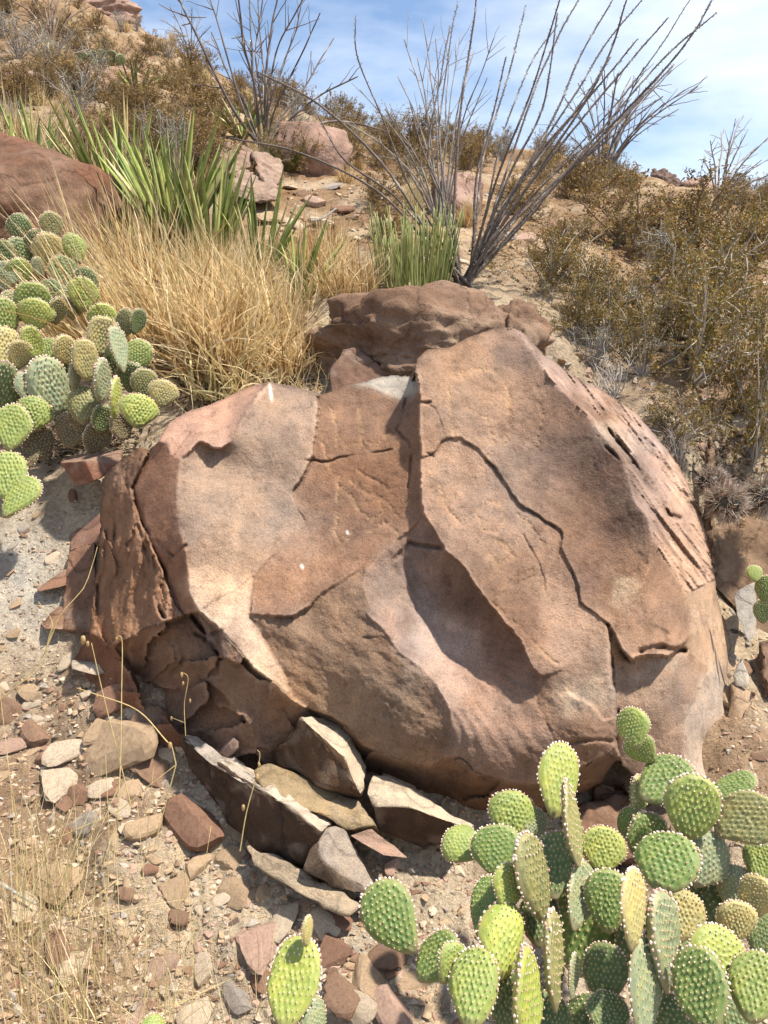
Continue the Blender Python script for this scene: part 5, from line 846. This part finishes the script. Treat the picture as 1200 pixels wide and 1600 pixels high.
for (k, x, y, d, h, w, lab) in [('creosote',850,480,4.0,110,170,'olive creosote bush just behind the small dark rear rock'),('creosote',945,560,3.55,150,170,'thin creosote bush growing against the sunlit side of the boulder'),('creosote',1080,610,3.3,210,230,'wide creosote bush with pale crooked branches beside the boulder'),('creosote',1185,640,3.1,260,190,'tall creosote bush at the edge above the hedgehog cactus'),
  ('creosote',1100,480,4.3,150,220,'creosote bush in front of the pale rocks on the slope'),('brown',980,390,5.4,110,200,'rusty brown creosote bush on the slope past the ocotillo'),('brown',1090,390,5.6,120,210,'rusty brown bush below the skyline rocks'),('brown',1180,410,5.2,110,170,'brown bush at the edge of the slope below the pale ocotillo'),('brown',910,330,7.0,80,150,'dark brown bush under the skyline ocotillo'),
  ('grey',1020,470,4.6,80,120,'bare grey bush between the creosote bushes'),('twig',1060,720,2.95,70,150,'pale bare branches lying beside the boulder'),('twig',960,640,3.15,80,130,'tangle of dead twigs behind the boulder edge'),('brown',690,340,5.4,60,110,'small brown bush at the foot of the mauve boulder'),('brown',590,345,5.2,60,110,'small brown bush behind the green rush'),
  ('brown',600,400,4.3,60,100,'olive brown bush touching the green rush'),('brown',280,230,6.2,70,170,'rusty brown bush above the agave leaves'),('brown',200,190,7.0,60,160,'brown bush below the small spiky agave'),('brown',330,190,7.4,70,150,'brown bush beside the second ocotillo'),('grey',85,115,8.8,60,130,'silvery grey bush beside the dark prickly pear'),('grey',30,110,9,60,120,'silvery bush at the edge of the hillside'),
  ('straw',265,135,9,40,90,'bright straw grass patch on the hillside past the ledge'),('straw',300,150,9,40,80,'golden grass patch below the hillside crest'),('creosote',1150,560,3.7,150,180,'creosote bush with dense olive leaves above the wide creosote'),('creosote',1020,560,3.7,110,150,'sparse creosote bush over the pale rocks'),('creosote',1195,800,2.95,150,120,'creosote sprig hanging over the hedgehog cactus')]:
    shrub(k, x, y, d, h, w, lab, 'shrubs around the boulder' if d < 5 else 'shrubs on the slope')
LANDM = [(180,118,'dark flat ledge'),(145,150,'rounded brown boulder'),(40,145,'low pinkish outcrop'),(180,10,'crumbling hilltop outcrop'),(412,235,'second ocotillo'),(490,250,'smooth pinkish boulder'),(390,280,'cracked brown rocks'),(215,150,'small spiky agave'),(250,230,'tall agaves'),(60,240,'yellowish agave'),(615,190,'brown skyline rock'),(715,310,'mauve pink boulder'),(940,280,'skyline ocotillo'),(1040,260,'dark skyline block'),(1090,335,'grey pink boulder'),(1130,320,'pale ridge ocotillo'),(1070,350,'leaning pale slab'),(840,370,'stone rubble'),(300,130,'faint skyline ocotillo'),(760,240,'large ocotillo'),(1180,380,'edge of the slope'),(980,380,'rusty brown creosote')]
for (k, x, y, d, h, w, lab) in [('creosote',890,530,3.5,90,120,'low creosote sprig behind the sunlit top of the boulder'),('brown',935,470,4.1,80,130,'rusty bush between the rear rock and the pale slope rocks'),('creosote',1000,620,3.3,110,140,'low creosote against the shoulder of the boulder'),('straw',970,520,3.8,60,80,'straw tuft among the rocks past the rear rock'),('creosote',1060,540,3.6,120,160,'olive creosote in front of the pale flat rock'),('grey',930,590,3.35,70,110,'small grey bush tucked behind the boulder shoulder'),
  ('brown',870,430,4.5,70,120,'rusty bush at the edge of the stone rubble'),('straw',1110,560,3.6,60,80,'straw tuft under the dense olive creosote'),('creosote',1060,690,3.0,90,130,'olive sprig leaning over the boulder shoulder'),('brown',760,405,4.3,40,70,'small brown bush right at the ocotillo base'),('straw',640,300,6.0,40,70,'straw tuft uphill of the green rush'),('straw',540,290,6.2,40,80,'straw tuft below the smooth pinkish boulder'),('brown',800,330,5.9,60,110,'brown bush in the rubble seen through the ocotillo')]:
    shrub(k, x, y, d, h, w, lab, 'shrubs around the boulder' if d < 5 else 'shrubs on the slope')
rs = np.random.default_rng(21); placed = 0
KN = {'creosote': 'olive creosote bush', 'brown': 'rusty brown bush', 'grey': 'grey twiggy bush', 'straw': 'straw coloured grass tuft', 'twig': 'bare twig bush'}
while placed < 285:
    d = rs.uniform(5.2, 13.5); x = rs.uniform(-60, 1260); p = drop(P(x, 300, d)); 
    p = drop(np.array([(x - 600) / FPX * d, d * 1.0, 0])); qx, qy, qd = to_px(p)
    if not (-60 < qx < 1260 and -40 < qy < 430): continue
    if qd > 10.5 and rs.random() < .45: continue
    if 420 < qx < 900 and qy > 275 and rs.random() < .9: continue
    right = qx > 800; kind = rs.choice(['creosote', 'brown', 'grey', 'straw'], p=[.3, .5, .08, .12] if right else [.06, .44, .14, .36])
    h = rs.uniform(.20, .46) * (0.7 if kind == 'straw' else 1)
    if right: h *= 0.78
    if 130 < qx < 260 and 90 < qy < 150 and qd < 9: continue
    if 985 < qx < 1130 and qy - h * 1.1 / qd * FPX < 292: continue
    if right and qd < 7 and rs.random() < .35: continue
    lm = min(LANDM, key=lambda q: math.hypot(q[0] - qx, (q[1] - qy) * 1.6)); dx, dy = qx - lm[0], qy - lm[1]
    side = side8(dx, dy * 1.3); wr = rs.uniform(1.1, 1.7); form = 'small' if h < .25 else ('low wide' if wr > 1.45 else ('tall' if h > .36 else 'rounded'))
    shrub(kind, qx, qy, qd, h / qd * FPX, h * wr / qd * FPX, f'{form} {KN[kind]} {side} the {lm[2]}', f'{KN[kind]} on the hillside'); placed += 1

# ------------------------------------------------------------------ hedgehog cactus, dry stalks, deadwood
def hedgehog(label, px, py, d, n, rad):
    p = P(px, py, d); root = empty('hedgehog_cactus', p); tag(root, label, 'cactus', 'hedgehog cacti on the rock'); rg = np.random.default_rng(int(px)); V, F = ICO[3]
    link('body', mesh_of('body', V * rad * np.array([1.15, 1, .8]), [F], M['spine'], True, np.array((0.05, 0.045, 0.03)) * np.ones((len(V), 1))), root); mb = MB()
    for k in range(n):
        q = rg.normal(size=3); q /= np.linalg.norm(q); c = q * rad * .95; 
        for s in range(5):
            t = q + rg.normal(0, .55, 3); t /= np.linalg.norm(t); VV, F3, F4 = tube(np.array([c, c + t * rad * rg.uniform(.45, .95)]), np.array([.0017, .0006]), 3); mb.add(VV, F3, F4, (0.46, 0.4, 0.33) if rg.random() > .45 else (0.3, 0.2, .15))
    s = link('spines', mb.mesh('spines', M['spine'], False), root); s['kind'] = 'stuff'
hedgehog('hedgehog cactus with long radiating pale spines on the smooth brown rock', 1135, 785, 2.66, 200, .052); hedgehog('spiny hedgehog cactus at the back of the smooth brown rock', 1195, 775, 2.74, 190, .055); hedgehog('grey spiny hedgehog cactus tucked against the boulder edge', 1112, 755, 2.86, 150, .045)
def stalk(label, lines, r=0.0016, col=(0.55, 0.43, 0.2), tip=None):
    base = P(*lines[0][0]); root = empty('dry_stalk', base); tag(root, label, 'dry plant', 'dry stalks over the gravel'); rg = np.random.default_rng(len(label))
    for ln in lines:
        pts = curve([P(*q) for q in ln], 16) - base; mb = MB(); V, F3, F4 = tube(pts, np.linspace(r, r * .6, 16), 5); mb.add(V, F3, F4, np.array(col) * rg.uniform(.85, 1.15)); link('stem', mb.mesh('stem', M['grass']), root)
    for (x, y, d, s) in tip or []:
        V, F = ICO[2]; a = rg.normal(size=3); W = V * np.array([.7, .7, 1.4]) * s * (1 + .25 * fbm(V + x, .6, 2, 3))[:, None]
        link('seed_head', mesh_of('seed_head', W, [F], M['grass'], True, np.array((0.50, 0.35, 0.17)) * np.ones((len(V), 1))), root, P(x, y, d) - base)
stalk('tall straight dry stalk with a hooked curled tip over the gravel', [[(178,1350,1.80),(188,1200,1.86),(190,1080,1.9),(191,1005,1.92),(186,994,1.92),(181,997,1.92)]], tip=[(182,998,1.92,.004)])
stalk('leaning dry stalk with a pale seed head beside the hooked stalk', [[(205,1260,1.80),(185,1180,1.83),(160,1080,1.86),(143,1005,1.88)]], tip=[(130,1000,1.88,.009),(137,1006,1.88,.006)])
stalk('short dry stalk with a twisted orange tip over the long slab', [[(375,1330,1.72),(385,1270,1.74),(400,1215,1.76),(406,1180,1.77),(402,1172,1.77)]], tip=[(402,1215,1.76,.007),(405,1195,1.765,.005),(380,1262,1.735,.006)])
stalk('branching dry weed creeping over the gravel towards the slab', [[(0,1370,1.66),(90,1310,1.68),(180,1270,1.70),(230,1230,1.72),(275,1195,1.74)],[(275,1195,1.74),(268,1165,1.75),(262,1160,1.75)],[(275,1195,1.74),(250,1290,1.7),(240,1330,1.68)],[(262,1160,1.75),(215,1110,1.8),(150,1085,1.84),(120,1075,1.86)]], tip=[(266,1165,1.75,.007),(152,1088,1.84,.005),(125,1078,1.86,.005)])
stalk('thin wiry weed with tiny dry pods in front of the dark boulder foot', [[(290,1150,1.86),(288,1100,1.88),(294,1060,1.89),(284,1050,1.89)],[(290,1130,1.87),(270,1122,1.88)]], r=.001, tip=[(284,1055,1.89,.005),(286,1068,1.89,.004),(297,1095,1.88,.004),(268,1122,1.88,.004)])
stalk('long arching dry stem crossing in front of the leaning slab', [[(0,1095,2.1),(40,1060,2.1),(70,1020,2.12),(95,960,2.14),(130,920,2.2),(145,880,2.24),(152,855,2.26)],[(70,1020,2.12),(82,975,2.14),(60,940,2.15)],[(95,960,2.14),(78,990,2.12),(65,1040,2.1),(30,1070,2.08)]])
for i, (x0, y0, x1, y1) in enumerate([(225,1600,215,1260),(180,1610,240,1200),(300,1600,285,1330),(160,1500,165,1180),(120,1600,150,1330),(60,1600,10,1180),(260,1610,330,1290),(30,1500,-5,1040)]):
    stalk(['slender straw stem rising from the bottom of the gravel','slender straw stem leaning over the red crusted stone','slender upright stem below the long slab','slender stem among the stones near the dry weed','slender stem behind the corner grass','tall thin straw stem at the edge of the dry grass','slender stem leaning towards the long slab','thin straw stem along the edge of the frame'][i], [[(x0, y0, 1.52), ((x0 + x1) / 2 + 8, (y0 + y1) / 2, 1.56), (x1, y1, 1.62)]], r=.0010)
stalk('grey twig of deadwood on the bare patch of slope', [[(485,345,4.6),(505,340,4.7),(525,326,4.8)]], r=.010, col=(.36, .34, .32))
stalk('pale grey dead stick lying in the gravel at the edge', [[(0,1380,1.80),(25,1395,1.79),(55,1412,1.78)]], r=.005, col=(.42, .4, .37))

def litter():
    mb = MB(); rg = np.random.default_rng(5)
    for (cx, cy, rx, ry, n) in [(90,690,90,40,900),(160,680,60,30,500),(350,610,90,25,700),(1000,1340,120,40,500),(1150,700,80,60,500),(440,600,60,20,400)]:
        pp = rays_to_ground(cx + rg.normal(size=n) * rx * .55, cy + rg.normal(size=n) * ry * .5, 8.0); pp[:, 2] = gz(pp[:, 0], pp[:, 1])
        for p in pp:
            a = rg.normal(size=3); a[2] *= .4; a /= np.linalg.norm(a); b = np.cross(a, rg.normal(size=3)); b /= np.linalg.norm(b); l = rg.uniform(.006, .03); w = rg.uniform(.0015, .006); c = p + np.array([0, 0, rg.uniform(.002, .02)])
            col = np.array([(0.09, 0.06, 0.04), (0.16, 0.11, 0.07), (0.3, 0.23, 0.15), (0.06, .045, .03)][rg.integers(4)]); n_ = np.cross(a, b) * w * .4
            mb.add(np.array([c - a * l, c + b * w, c + a * l, c - b * w, c + n_, c - n_]), [(0, 1, 4), (1, 2, 4), (2, 3, 4), (3, 0, 4), (1, 0, 5), (2, 1, 5), (3, 2, 5), (0, 3, 5)], tint=col)
    tag(link('plant_litter', mb.mesh('plant_litter', M['bark'], False)), 'dark dead plant litter under the cacti and grass', 'litter', kind='stuff')
litter()
